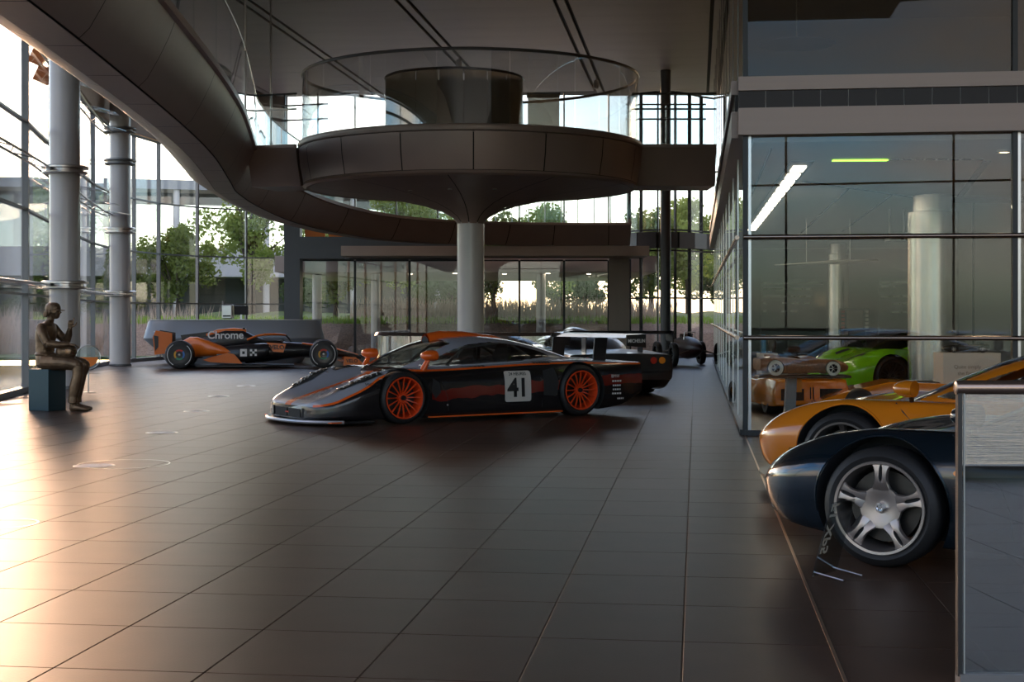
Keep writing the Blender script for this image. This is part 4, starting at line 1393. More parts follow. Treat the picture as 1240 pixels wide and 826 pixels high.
def livery(name, base, low, red, line, roofstripe):
    m = bpy.data.materials.new(name)
    m.use_nodes = True
    nt = m.node_tree
    N, L = nt.nodes.new, nt.links.new
    b = nt.nodes['Principled BSDF']
    b.inputs['Roughness'].default_value = .25
    b.inputs['Coat Weight'].default_value = .6
    b.inputs['Coat Roughness'].default_value = .04
    tc_ = N('ShaderNodeTexCoord')
    sp = N('ShaderNodeSeparateXYZ')
    L(tc_.outputs['Object'], sp.inputs[0])
    def M2(op, a, b_, clamp=False):
        n = N('ShaderNodeMath'); n.operation = op; n.use_clamp = clamp
        for i, q in enumerate((a, b_)):
            if q is None: continue
            if isinstance(q, (int, float)): n.inputs[i].default_value = q
            else: L(q, n.inputs[i])
        return n.outputs[0]
    def curve(pts):
        mr = N('ShaderNodeMapRange')
        mr.inputs['From Min'].default_value = -2.6; mr.inputs['From Max'].default_value = 2.6
        L(sp.outputs['X'], mr.inputs['Value'])
        fc = N('ShaderNodeFloatCurve')
        L(mr.outputs[0], fc.inputs['Value'])
        c = fc.mapping.curves[0]
        pts = [((x + 2.6) / 5.2, z) for x, z in sorted(pts)]
        while len(c.points) < len(pts):
            c.points.new(.5, .5)
        for p, q in zip(c.points, pts):
            p.location = q
        fc.mapping.update()
        return fc.outputs[0]
    def mixc(f, A, B):
        n = N('ShaderNodeMix'); n.data_type = 'RGBA'
        L(f, n.inputs['Factor'])
        for k, q in (('A', A), ('B', B)):
            if isinstance(q, tuple): n.inputs[k].default_value = (*q, 1)
            else: L(q, n.inputs[k])
        return n.outputs['Result']
    zb = curve([(-2.6, .685), (-2.0, .69), (-1.36, .712), (-.6, .705), (0, .682), (.6, .66), (1.0, .655), (1.36, .66), (1.6, .60), (1.85, .47), (2.1, .355), (2.35, .262), (2.6, .225)])
    d = M2('SUBTRACT', sp.outputs['Z'], zb)
    top = M2('LESS_THAN', M2('ABSOLUTE', sp.outputs['Y'], None), .60)
    top = M2('MULTIPLY', top, M2('GREATER_THAN', sp.outputs['Z'], .235))
    up = M2('MAXIMUM', M2('GREATER_THAN', d, 0), top)
    ln = M2('MULTIPLY', M2('LESS_THAN', M2('ABSOLUTE', d, None), .012), M2('GREATER_THAN', M2('ABSOLUTE', sp.outputs['Y'], None), .60))
    # dark red flash on the flanks, ragged like brush strokes
    nz_ = N('ShaderNodeTexNoise'); nz_.inputs['Scale'].default_value = 3
    L(tc_.outputs['Object'], nz_.inputs['Vector'])
    zr = M2('ADD', sp.outputs['Z'], M2('MULTIPLY', nz_.outputs['Fac'], .16))
    zr2 = M2('SUBTRACT', zr, M2('MULTIPLY', sp.outputs['X'], -.05))
    rd = M2('MULTIPLY', M2('GREATER_THAN', zr2, .40), M2('LESS_THAN', zr2, .53))
    rd = M2('MULTIPLY', rd, M2('LESS_THAN', sp.outputs['X'], .95))
    c = mixc(rd, low, red)
    c = mixc(up, c, base)
    st_ = M2('MULTIPLY', M2('LESS_THAN', M2('ABSOLUTE', sp.outputs['Y'], None), .085), up)
    c = mixc(st_, c, roofstripe)
    c = mixc(ln, c, line)
    L(c, b.inputs['Base Color'])
    return m

def racing_coupe(name, label, loc, rz, paint, wheelm, accent, number):
    t = thing(name, label, 'racing car', loc, rz)
    if 'lt' not in _bv:
        _bv['ltm'] = car_shell(LTAIL, 120, LARCH)
        _bv['lt'] = bvh_of(_bv['ltm'])
    bv = _bv['lt']
    b = bpy.data.objects.new('body', finish_shell(_bv['ltm'].copy(), paint, LARCH))
    COL.objects.link(b); b.parent = t
    canopy(t, LCAN, paint, CARGLC, LSIDE, lshield)
    seats(t)
    # roll cage
    for y in (.5, -.5):
        MB().tube([(.5, y, .70), (.2, y * .9, .93), (-.5, y * .85, 1.0), (-.9, y * .8, .76)], .02, 8).build('roll_cage', mat('cage_grey', (.35, .34, .33), .4), t, True)
    for s in (1, -1):
        wheel(t, (1.359, s * .80, .325), s, .325, .28, .258, 'multi', wheelm)
        wheel(t, (-1.359, s * .785, .345), s, .345, .33, .262, 'multi', wheelm)
        # lamps under clear covers
        hl = decal('headlamp', bv, [(2.22, s * .58), (2.10, s * .72), (1.86, s * .82), (1.60, s * .84), (1.60, s * .66), (1.9, s * .55)], LENS, t, 'top', s, .016, 16)
        decal('headlamp_bowl', bv, [(2.20, s * .59), (2.09, s * .71), (1.86, s * .81), (1.62, s * .83), (1.62, s * .67), (1.9, s * .56)], WELL, hl, 'top', s, .008, 16)
        for k, (x, y) in enumerate(((2.08, .64), (1.93, .69), (1.78, .74))):
            p = hit_top(bv, x, s * y, .010)
            MB().lathe([(0, .012), (.035, .010), (.05, .004), (.055, 0)], 20, c=p).build('lamp', CHROME, hl, True)
        for k in range(7):
            x, y = 2.10 - k * .065, s * (.60 + .02 * k)
            q = [hit_top(bv, x + dx, y + dy * s, .020) for dx, dy in ((0, 0), (-.05, .045), (-.03, .09))]
            MB().tube(q, .006, 5).build('tape_mark', mat('tape_white', (.7, .68, .65), .6), hl, True)
        # mirror on a tall stalk
        mr = MB().loft([[(.92 + dx, s * (.80 + q * math.cos(a) * .10), .84 + q * math.sin(a) * .07) for a in [2 * PI * k / 18 for k in range(18)]] for dx, q in ((.12, .25), (.10, .6), (.05, .9), (-.04, 1), (-.08, .92))], True, False, True)
        mo = mr.build('mirror', accent, t, True)
        MB().tube([(.94, s * .80, .79), (1.02, s * .78, .64)], [.03, .045], 10).build('stalk', accent, mo, True)
        # sill blade and canards
        MB().box((-.02, s * .925, .075), (2.05, .05, .018)).build('side_skirt', accent, t, False, .004)
        MB().box((2.12, s * .90, .055), (.55, .07, .014), s * R(9)).build('splitter_edge', accent, t)
        MB().tube([hit_side(bv, x, z, s, 0) for x, z in ((.92, .64), (.80, .50), (.72, .32), (.70, .14))], .004, 6).build('door_line', BLACKP, t, True)
        MB().tube([hit_side(bv, x, z, s, 0) for x, z in ((-.62, .69), (-.70, .52), (-.72, .14))], .004, 6).build('door_line', BLACKP, t, True)
        decal('side_vent', bv, [(-.74, .30), (-.74, .62), (-.92, .66), (-.98, .46), (-.94, .28)], WELL, t, 'side', s, .003)
        decal('brake_vent', bv, [(.93, .56), (.84, .50), (.82, .38), (.90, .30), (.965, .40)], WELL, t, 'side', s, .003)
        for k in range(4):
            MB().box((1.66, s * (.60 + k * .09), hit_top(bv, 1.66, s * (.60 + k * .09), 0).z), (.03, .03, .01)).build('fastener', STEEL, t)
        # wing strut and end plate
        MB().loft([[(-1.98 + a - .1 * z, s * .50 + b, .72 + z) for a, b in ((-.12, -.008), (.10, -.008), (.10, .008), (-.12, .008))] for z in (0, .15, .32)], True, False, True).build('wing_strut', CARBON, t)
        MB().prism([(-2.50, .90), (-2.16, .93), (-2.16, 1.08), (-2.50, 1.09)], .014, Matrix.Translation((0, s * .90 + .007, 0)) @ Matrix.Rotation(PI / 2, 4, 'X')).build('wing_end_plate', CARBON, t)
        Mt = Matrix.Translation((-2.33, s * .912, .995)) @ Matrix.Rotation(PI if s > 0 else 0, 4, 'Z') @ Matrix.Rotation(PI / 2, 4, 'X')
        text('lettering', 'MICHELIN', .068, mat('letter_white', (.85, .84, .80), .5), t, Mt, .001, .0012)
        decal('tail_lamp', bv, [(-2.40, s * .60), (-2.40, s * .80), (-2.37, s * .80), (-2.37, s * .60)], REDL, t, 'top', s, .003)
        for k, m_ in enumerate((REDL, AMBER)):
            MB().lathe([(0, .0), (.055, .002), (.06, .02), (0, .02)], 20, c=(-2.44, s * (.58 + k * .15), .60), axis='X').build('rear_lamp', m_, t, True)
    wg = MB().loft([[(-2.30 + a, y, 1.045 + b) for a, b in ((-.17, .05), (-.05, .035), (.10, .008), (.17, -.004), (.10, -.012), (-.05, .0))] for y in (-.895, .895)], True, False, True)
    wg.build('rear_wing', CARBON, t, R(40))
    MB().box((-2.30, 0, .40), (.30, 1.70, .02), 0, R(12)).build('diffuser', CARBON, t)
    MB().loft([[(-2.425, y, z) for y in (-.86, .86)] for z in (.35, .66)], False).build('tail_panel', BLACKP, t)
    # roof intake
    sc2 = MB()
    sc2.loft([[(x, q * math.cos(a) * .11, z + q * math.sin(a) * h) for a in [PI * k / 12 for k in range(13)]] for x, q, z, h in ((.52, 1, .995, .115), (.30, 1.05, 1.04, .10), (-.05, 1.0, 1.065, .07), (-.55, .7, 1.045, .05), (-.75, .3, 1.01, .02))], False)
    so = sc2.build('roof_intake', accent, t, True)
    MB().prism([(.085 * math.cos(a), .078 * math.sin(a)) for a in [PI * k / 12 for k in range(13)]], .004, Matrix.Translation((.523, 0, .998)) @ Matrix.Rotation(PI / 2, 4, 'Y') @ Matrix.Rotation(PI / 2, 4, 'Z')).build('intake_mouth', WELL, so)
    # splitter
    ol = [(2.62 - .42 * (abs(q) / .95) ** 3, q) for q in [-.95 + 1.9 * k / 30 for k in range(31)]]
    MB().prism(ol + [(1.78, .95), (1.78, -.95)], .03, Matrix.Translation((0, 0, .035))).build('splitter', CARBON, t, False, .008)
    MB().tube([(x + .004, y, .055) for x, y in ol], .022, 8).build('splitter_lip', mat('lip_silver', (.5, .5, .52), .3, .6), t, True)
    # fascia openings
    for y0, y1 in ((-.36, -.02), (.02, .36)):
        MB().loft([[(2.508, y, z) for y in (y0, y1)] for z in (.09, .20)], False).build('front_grille', WELL, t)
    for s in (1, -1):
        MB().loft([[(2.512 - .09 * u, s * (.41 + .20 * u), z) for u in (0, .5, 1)] for z in (.09, .21)], False).build('front_grille', WELL, t)
    MB().box((2.516, 0, .15), (.006, .09, .018)).build('front_badge', REDL, t)
    if number:
        for s in (1, -1):
            pl = decal('number_plate', bv, rrect(-.345, .425, .40, .40, .03), mat('plate_cream', (.62, .58, .52), .5), t, 'side', s, .006)
            decal_text('number', bv, number, .34, -.345, .395, mat('plate_black', (.01, .01, .01), .5), pl, s, .010, 0, .008, .92)
            decal_text('plate_heading', bv, '24 HEURES', .055, -.345, .585, MATS['plate_black'], pl, s, .010, 0, .001)
            W_ = MATS['letter_white']
            decal_text('sponsor_lettering', bv, 'BMW', .06, -1.93, .52, W_, t, s, .006)
            # sponsor lines too small to read: plain strokes
            for z, wd_, x in ((.455, .17, -1.95), (.395, .15, -1.95), (.34, .15, -1.95), (.285, .17, -1.95), (.215, .12, -2.02)):
                for q in range(4):
                    decal('sponsor_stroke', bv, rrect(x - wd_ / 2 + wd_ * (q + .5) / 4, z, wd_ / 4 - .012, .024, .005, 2), W_, t, 'side', s, .006, 2)
            for q in range(6):
                decal('sill_stroke', bv, rrect(-.66 - q * .045, .725, .032, .026, .005, 2), MATS['plate_black'], t, 'side', s, .006, 2)
                decal('belt_stroke', bv, rrect(.42 - q * .06, .695, .045, .022, .005, 2), MATS['plate_black'], t, 'side', s, .006, 2)
            decal_text('nose_lettering', bv, 'MICHELIN', .05, 1.75, .50, MATS['plate_black'], t, s, .006)
            decal_text('brake_vent_mark', bv, 'o', .05, .72, .22, W_, t, s, .006)
    return t
GULFG = (.30, .31, .345)
ORW = mat('wheel_orange', (.80, .07, .012), .35)
ORP = mat('accent_orange', (.83, .13, .012), .3, coat=.5)
LIV = livery('gulf_livery', GULFG, (.010, .009, .010), (.16, .010, .006), (.80, .12, .012), (.75, .13, .015))
BLK = mat('black_race_paint', (.010, .010, .011), .3, coat=.5)
racing_coupe('endurance_coupe', 'grey, black and orange racing coupe numbered 41 with orange wheels', (-.72, 19.46, 0), R(213.7), LIV, ORW, ORP, '41')
racing_coupe('endurance_coupe', 'all black racing coupe with rear wing, tail turned out behind number 41', (1.17, 26.25, 0), R(105), BLK, mat('wheel_black', (.03, .03, .03), .4), BLK, None)

# ---------------------------------------------------------------- open wheel racing car
def formula_car(loc, rz):
    t = thing('formula_car', 'orange and black open wheel racing car before the grey counter', 'racing car', loc, rz)
    O_, K_ = mat('formula_orange', (.80, .17, .012), .35, coat=.4), mat('formula_black', (.014, .014, .016), .35, coat=.3)
    def sec(st, n=20, p=2.6):
        rg = []
        for x, w_, z0, z1 in st:
            rg.append([(x, w_ * math.copysign(abs(math.cos(a)) ** (2 / p), math.cos(a)), (z0 + z1) / 2 + (z1 - z0) / 2 * math.copysign(abs(math.sin(a)) ** (2 / p), math.sin(a))) for a in [2 * PI * k / n for k in range(n)]])
        return rg
    MB().loft(sec([(2.78, .07, .20, .28), (2.6, .10, .22, .36), (2.2, .13, .27, .47), (1.7, .18, .28, .57), (1.2, .24, .26, .64), (.8, .29, .20, .67), (.3, .33, .14, .66), (-.2, .34, .10, .64)]), True, False, True).build('monocoque', K_, t, True)
    MB().loft(sec([(2.70, .06, .26, .34), (2.2, .10, .36, .485), (1.7, .13, .46, .585), (1.25, .15, .56, .655)]), True, False, True).build('nose_stripe', O_, t, True)
    MB().loft(sec([(.25, .14, .58, .74), (-.05, .20, .55, .86), (-.25, .19, .52, .97), (-.7, .185, .42, .97), (-1.2, .14, .32, .82), (-1.7, .09, .26, .56), (-2.0, .06, .26, .42)]), True, False, True).build('engine_cover', K_, t, True)
    MB().loft(sec([(-.18, .10, .90, 1.0), (-.5, .10, .90, 1.03), (-.9, .06, .86, .99), (-1.2, .02, .80, .88)]), True, False, True).build('airbox_top', O_, t, True)
    MB().prism([(-.45, .80), (-1.75, .50), (-1.85, .84), (-1.2, .92), (-.6, .99)], .02, Matrix.Translation((0, .01, 0)) @ Matrix.Rotation(PI / 2, 4, 'X')).build('shark_fin', K_, t)
    MB().prism([(1.05, -.35), (.9, -.55), (.35, -.78), (-1.4, -.78), (-1.75, -.55), (-2.0, -.5), (-2.0, .5), (-1.75, .55), (-1.4, .78), (.35, .78), (.9, .55), (1.05, .35)], .03, Matrix.Translation((0, 0, .045))).build('floor_plank', K_, t)
    W_ = MATS['letter_white']
    for s in (1, -1):
        pod = MB().loft([[(x, s * (yc + w_ * math.copysign(abs(math.cos(a)) ** .7, math.cos(a))), (z0 + z1) / 2 + (z1 - z0) / 2 * math.copysign(abs(math.sin(a)) ** .7, math.sin(a))) for a in [2 * PI * k / 20 for k in range(20)]]
                         for x, yc, w_, z0, z1 in ((.42, .48, .22, .34, .62), (.30, .48, .25, .24, .64), (-.1, .46, .27, .16, .62), (-.6, .42, .26, .14, .57), (-.9, .37, .24, .13, .52))], True, False, True)
        pod.build('sidepod', K_, t, True)
        pr = MB().loft([[(x, s * (yc + w_ * math.copysign(abs(math.cos(a)) ** .7, math.cos(a))), (z0 + z1) / 2 + (z1 - z0) / 2 * math.copysign(abs(math.sin(a)) ** .7, math.sin(a))) for a in [2 * PI * k / 20 for k in range(20)]]
                         for x, yc, w_, z0, z1 in ((-.50, .42, .26, .36, .46), (-.75, .40, .28, .33, .56), (-1.1, .34, .26, .30, .70), (-1.4, .27, .21, .28, .80), (-1.6, .20, .15, .28, .80), (-1.78, .15, .10, .30, .70))], True, False, True)
        pr.build('sidepod_tail', O_, t, True)
        MB().prism([(-.25, .12), (-.45, .36), (-.62, .40), (-1.25, .22), (-1.05, .16)], .02, Matrix.Translation((0, s * .70 + .01, 0)) @ Matrix.Rotation(PI / 2, 4, 'X')).build('sidepod_flash', O_, t)
        MB().prism([(.85, .62), (.35, .66), (.52, .42), (.78, .40)], .03, Matrix.Translation((0, s * .60 + .015, 0)) @ Matrix.Rotation(PI / 2, 4, 'X')).build('deflector', O_, t)
        sd_ = lambda x, y, z: Matrix.Translation((x, s * y, z)) @ Matrix.Rotation(PI if s > 0 else 0, 4, 'Z') @ Matrix.Rotation(PI / 2, 4, 'X')
        text('sponsor_lettering', 'VELO', .15, K_, t, sd_(.62, .622, .53), .001, .004)
        text('sponsor_lettering', 'Chrome', .27, W_, t, sd_(-.70, .205, .835), .001, .006)
        # square blocks and checker of the sidepod mark
        MB().box((-.22, s * .745, .40), (.17, .012, .19)).build('pod_mark', W_, t)
        MB().box((-.22, s * .750, .40), (.06, .012, .07)).build('pod_mark_eye', K_, t)
        for q in range(2):
            for i in range(3):
                for j in range(3):
                    if (i + j) % 2 == 0:
                        MB().box((-.03 + q * .20 + i * .058, s * (.742 - .05 * q), .345 + j * .058), (.056, .012, .056)).build('pod_check', W_, t)
        # rear wing end plate
        MB().prism([(-2.02, .62), (-2.02, .90), (-2.42, .97), (-2.50, .80), (-2.45, .35), (-2.2, .38), (-2.1, .55)], .014, Matrix.Translation((0, s * .50 + .007, 0)) @ Matrix.Rotation(PI / 2, 4, 'X')).build('wing_end_plate', O_ if s < 0 else K_, t)
        MB().prism([(-2.36, .55), (-2.36, .82), (-2.47, .84), (-2.44, .45)], .016, Matrix.Translation((0, s * .51 + .008, 0)) @ Matrix.Rotation(PI / 2, 4, 'X')).build('end_plate_panel', K_, t)
        # front wing end plate
        MB().prism([(2.30, .07), (2.32, .30), (2.62, .28), (2.86, .08)], .016, Matrix.Translation((0, s * .92 + .008, 0)) @ Matrix.Rotation(PI / 2, 4, 'X')).build('front_end_plate', O_, t)
        text('sponsor_lettering', 'VELO', .12, K_, t, sd_(2.52, .932, .18), .001, .003)
        # suspension
        for ax, xi, zi in ((1.8, (1.5, 2.0), .42), (-1.8, (-1.3, -2.0), .40)):
            for x in xi:
                for z0, z1 in ((zi, .46), (zi - .14, .26)):
                    MB().tube([(x, s * .15, z0), (ax, s * .66, z1)], .014, 6).build('wishbone', K_, t, True)
        # mirror
        MB().box((.75, s * .48, .70), (.08, .16, .06)).build('mirror', K_, t, False, .015)
        MB().tube([(.75, s * .30, .64), (.75, s * .42, .68)], .008, 6).build('mirror_stalk', K_, t, True)
        for ax, wd in ((1.8, .30), (-1.8, .38)):
            r = .36
            y1 = wd / 2
            tl = MB().lathe([(.22, -y1), (.30, -y1 - .004), (.34, -y1 + .012), (r, -y1 + .05), (r, y1 - .05), (.34, y1 - .012), (.30, y1 + .004), (.22, y1)], 48, axis='Y')
            wo_ = tl.build('wheel', RUBBER, t, True, loc=(ax, s * (.80 if ax > 0 else .77), .36))
            MB().lathe([(0, s * (y1 - .012)), (.10, s * (y1 - .008)), (.225, s * (y1 - .004))], 48, axis='Y').build('wheel_cover', K_, wo_, True)
            MB().lathe([(.285, s * (y1 + .006)), (.30, s * (y1 + .006))], 40, R(120), R(240), axis='Y').build('sidewall_stripe', W_, wo_, True)
            MB().lathe([(.285, s * (y1 + .006)), (.30, s * (y1 + .006))], 40, R(-60), R(50), axis='Y').build('sidewall_stripe', W_, wo_, True)
            for k, (c_, nm) in enumerate((((.05, .18, .50), 'blue'), ((.60, .05, .03), 'red'), ((.75, .38, .03), 'yellow'), ((.06, .30, .16), 'green'))):
                a = -45 + 90 * k if s < 0 else 225 - 90 * k
                MB().lathe([(.09, s * (y1 - .004)), (.135, s * (y1 - .004))], 12, R(a + 2), R(a + 88), axis='Y').build('cover_arc', mat('arc_' + nm, c_, .4), wo_, True)
            MB().lathe([(0, s * (y1 + .012)), (.02, s * (y1 + .01)), (.03, s * (y1 - .01))], 16, axis='Y').build('wheel_nut', STEEL, wo_, True)
    for dz, dx, m_ in ((.0, 0, O_), (.10, -.06, K_)):
        MB().loft([[(-2.25 + a + dx, y, .78 + dz + b) for a, b in ((-.17, .06), (0, .02), (.16, -.02), (.02, -.02))] for y in (-.50, .50)], True, False, True).build('rear_flap', m_, t)
    MB().loft([[(-2.25 + a, y, .42 + b) for a, b in ((-.15, .04), (0, .015), (.12, -.02), (.02, -.02))] for y in (-.48, .48)], True, False, True).build('beam_wing', K_, t)
    MB().box((-2.15, 0, .52), (.10, .03, .45), 0, R(-8)).build('wing_pylon', K_, t)
    for k in range(3):
        MB().loft([[(2.52 - k * .10 + a - .12 * abs(y), y, .10 + k * .045 + b) for a, b in ((-.08, .02), (.08, -.01), (0, -.012))] for y in (-.90, -.3, 0, .3, .90)], True, False, True).build('front_flap', O_ if k == 2 else K_, t)
    MB().tube(catmull([(-.15, -.30, .72), (.15, -.30, .83), (.55, -.22, .86), (.82, 0, .84), (.55, .22, .86), (.15, .30, .83), (-.15, .30, .72)], 6), .028, 10).build('halo', O_, t, True)
    MB().tube([(.84, 0, .84), (1.0, 0, .62)], .022, 8).build('halo_strut', K_, t, True)
    MB().loft(sec([(.75, .12, .66, .70), (.3, .24, .64, .72), (-.1, .25, .62, .80)]), True, False, True).build('cockpit_surround', WELL, t, True)
    MB().box((-.24, 0, 1.01), (.06, .30, .05)).build('camera_pod', K_, t, False, .01)
    return t
formula_car((-6.72, 37.55, 0), R(8))

# ---------------------------------------------------------------- bronze statue on its block
BRZ = mat('statue_bronze', (.19, .125, .075), .42, .7, .3, 7, .5, 17)
sx, sy = px(58.5, 20.55), 20.55
tb_ = thing('seat_block', 'dark teal block that the bronze statue sits on', 'block', (sx - .02, sy + .02, 0), R(-24))
MB().box((0, 0, .295), (.36, .36, .59)).build('block', mat('block_teal', (.035, .075, .095), .35, .2), tb_, False, .006)
MB().box((0, 0, .012), (.345, .345, .024)).build('plinth', DARK, tb_)
st_ = thing('seated_statue', 'bronze statue of a seated racing driver in cap holding a helmet', 'statue', (sx, sy, .0), R(-8))
def ell(mb, c, r, n=16, m_=10, rot=None):
    rg = []
    for i in range(1, m_):
        a = PI * i / m_
        rg.append([Vector((r[0] * math.sin(a) * math.cos(2 * PI * k / n), r[1] * math.sin(a) * math.sin(2 * PI * k / n), r[2] * math.cos(a))) for k in range(n)])
    if rot is not None:
        rg = [[rot @ p for p in q] for q in rg]
    mb.loft([[p + Vector(c) for p in q] for q in rg], True, False, True)
def remeshed(mb, name, m, parent, vox, smooth=3):
    o = mb.build(name, m)
    md = o.modifiers.new('r', 'REMESH'); md.mode = 'VOXEL'; md.voxel_size = vox
    s_ = o.modifiers.new('s', 'SMOOTH'); s_.iterations = smooth; s_.factor = .5
    bpy.context.view_layer.update()
    me = bpy.data.meshes.new_from_object(o.evaluated_get(bpy.context.evaluated_depsgraph_get()))
    bpy.data.objects.remove(o)
    me.name = name
    me.polygons.foreach_set('use_smooth', [True] * len(me.polygons))
    o = bpy.data.objects.new(name, me)
    COL.objects.link(o); o.parent = parent
    if not me.materials: me.materials.append(m)
    return o
b = MB()
# trunk: rings from hips to neck (x offset, z, half depth, half width)
b.loft([[(x + dx * math.cos(a), wy * math.sin(a), z) for a in [2 * PI * k / 20 for k in range(20)]] for x, z, dx, wy in
        ((-.02, .60, .10, .14), (-.02, .64, .145, .185), (-.03, .74, .14, .185), (-.045, .84, .12, .165), (-.045, .94, .125, .165), (-.04, 1.04, .135, .185), (-.03, 1.13, .13, .20), (-.015, 1.20, .105, .185), (.0, 1.245, .07, .11), (.015, 1.27, .05, .06))], True, False, True)
b.tube([(.005, 0, 1.22), (.045, 0, 1.34)], [.058, .052], 14)
# head: skull, jaw, face, nose, brow, lips, ears
ell(b, (.075, 0, 1.415), (.098, .077, .105))
ell(b, (.110, 0, 1.365), (.062, .055, .068))
ell(b, (.135, 0, 1.335), (.032, .032, .026))
b.tube([(.163, 0, 1.425), (.188, 0, 1.388), (.168, 0, 1.378)], [.010, .015, .012], 8)
b.tube([(.150, -.04, 1.428), (.166, 0, 1.432), (.150, .04, 1.428)], .012, 8)
b.tube([(.155, -.022, 1.352), (.168, 0, 1.354), (.155, .022, 1.352)], .008, 8)
for s in (-1, 1):
    ell(b, (.055, s * .078, 1.40), (.022, .012, .034))
    # legs
    hy = .10
    b.tube([(-.02, s * hy, .68), (.15, s * (hy + .01), .685), (.35, s * (hy + .0), .675), (.50, s * .10, .645)], [.12, .112, .098, .082], 16)
    kx = .50 if s < 0 else .455
    b.tube([(.50, s * .10, .645), (kx - .01, s * .10, .50), (kx - .05, s * .10, .34), (kx - .075, s * .10, .20), (kx - .08, s * .10, .115)], [.082, .078, .082, .070, .074], 14)
    ell(b, (.50, s * .10, .645), (.072, .07, .07))
    b.tube([(kx - .08, s * .10, .13), (kx - .085, s * .10, .05)], [.048, .045], 12)
    b.loft([[(kx - .13 + x, s * .10 + s * .02 * x + w_ * math.cos(a), max(.0, z + h * math.sin(a))) for a in [2 * PI * k / 14 for k in range(14)]] for x, w_, z, h in ((0, .02, .04, .03), (.02, .038, .045, .045), (.09, .042, .05, .05), (.17, .05, .038, .04), (.24, .046, .03, .03), (.28, .02, .025, .02))], True, False, True)
# near arm lying over the helmet
def arm(b, pts, rad): b.tube(pts, rad, 14)
arm(b, [(-.02, -.185, 1.18), (.03, -.225, 1.08), (.10, -.235, .95)], [.072, .068, .060])
arm(b, [(.10, -.235, .95), (.24, -.19, .935), (.37, -.13, .945)], [.060, .052, .036])
ell(b, (-.02, -.175, 1.18), (.07, .06, .065)); ell(b, (.10, -.235, .948), (.054, .05, .052))
# far arm raised
arm(b, [(-.02, .185, 1.18), (.06, .225, 1.07), (.17, .215, .98)], [.072, .066, .058])
arm(b, [(.17, .215, .98), (.225, .18, 1.08), (.255, .15, 1.165)], [.058, .050, .034])
ell(b, (-.02, .175, 1.18), (.07, .06, .065)); ell(b, (.17, .215, .98), (.052, .05, .05))
# collar and belt folds
b.tube([(.055 * math.cos(a) + .01, .075 * math.sin(a), 1.262 + .012 * math.cos(a)) for a in [2 * PI * k / 16 for k in range(16)]], .014, 8, True)
b.tube([(-.035 + .135 * math.cos(a), .178 * math.sin(a), .80) for a in [2 * PI * k / 20 for k in range(20)]], .014, 8, True)
# hands: palm, four unequal fingers and a thumb leaving the side of the palm
def hand(b, wrist, d, side, curl, fing):
    d = Vector(d).normalized(); side = Vector(side).normalized(); up_ = side.cross(d).normalized()
    w0 = Vector(wrist)
    rg = []
    for u, hw, hh in ((-.01, .026, .020), (.03, .038, .017), (.07, .042, .015), (.095, .040, .013)):
        c = w0 + d * u
        rg.append([c + side * hw * math.cos(a) + up_ * hh * math.sin(a) for a in [2 * PI * k / 12 for k in range(12)]])
    b.loft(rg, True, False, True)
    for k, (off, ln_, cu) in enumerate(fing):
        p = w0 + d * .085 + side * off
        dirv = d.copy()
        pts = [p]
        for seg, f_ in enumerate((.45, .32, .23)):
            ax = side
            dirv = (Matrix.Rotation(cu * (1 if seg else .6), 3, ax) @ dirv)
            p = p + dirv * ln_ * f_
            pts.append(p)
        b.tube(pts, [.0105, .010, .009, .0075], 8)
    p = w0 + d * .03 - side * .032
    td = (d * .6 - side * .8).normalized()
    b.tube([p, p + td * .035, p + td * .055 + d * .02, p + td * .06 + d * .04], [.014, .012, .011, .008], 8)
hand(b, (.37, -.13, .945), (.85, .45, -.12), (-.35, .85, .1), 0, ((-.030, .072, .55), (-.010, .082, .5), (.011, .078, .5), (.031, .060, .55)))
hand(b, (.255, .15, 1.165), (.22, -.12, 1), (-.9, -.3, .15), 0, ((-.030, .080, .10), (-.010, .084, 1.0), (.011, .078, 1.15), (.031, .060, 1.2)))
remeshed(b, 'figure', BRZ, st_, .0065, 4)
c = MB()
c.loft([[(.07 + r * 1.16 * math.cos(a), r * .93 * math.sin(a), z) for a in [2 * PI * k / 28 for k in range(28)]] for r, z in ((.092, 1.425), (.096, 1.445), (.093, 1.475), (.080, 1.508), (.055, 1.528), (.02, 1.537), (.002, 1.538))], True, False, True)
cap = c.build('cap', BRZ, st_, True)
hr = MB()
ell(hr, (.028, 0, 1.385), (.075, .080, .062))
for q in range(9):
    a = R(100 + 20 * q)
    hr.tube([(.03 + .07 * math.cos(a), .078 * math.sin(a), 1.41), (.025 + .08 * math.cos(a), .085 * math.sin(a), 1.36), (.02 + .07 * math.cos(a), .075 * math.sin(a), 1.325)], [.014, .016, .008], 6)
hr.build('hair', BRZ, st_, True)
pk = MB()
pk.loft([[(.155 + .095 * (1 - (y / .075) ** 2) * u, y, 1.437 - .012 * u - .05 * abs(y) + dz) for u in (0, .5, 1)] for y in [-.072 + .144 * k / 12 for k in range(13)] for dz in (0,)], False)
po = pk.build('peak', BRZ, cap, True)
sm_ = po.modifiers.new('s', 'SOLIDIFY'); sm_.thickness = .008
h = MB()
ell(h, (0, 0, 0), (.150, .118, .125), 28, 16)
hm = h.build('helmet', BRZ, st_, True, loc=(.285, -.035, .835))
v = MB()
v.loft([[(.154 * math.cos(a) * k, .121 * math.sin(a) * k, z) for a in [R(-75 + 150 * i / 16) for i in range(17)]] for z, k in ((-.03, .985), (.0, 1.0), (.035, .97))], False)
v.build('visor', mat('visor_bronze', (.16, .10, .06), .2, .8), hm, True)
h2 = MB().tube([(.13 * math.cos(2 * PI * k / 24) - .01, .10 * math.sin(2 * PI * k / 24), -.085) for k in range(24)], .014, 8, True)
h2.build('helmet_rim', BRZ, hm, True)

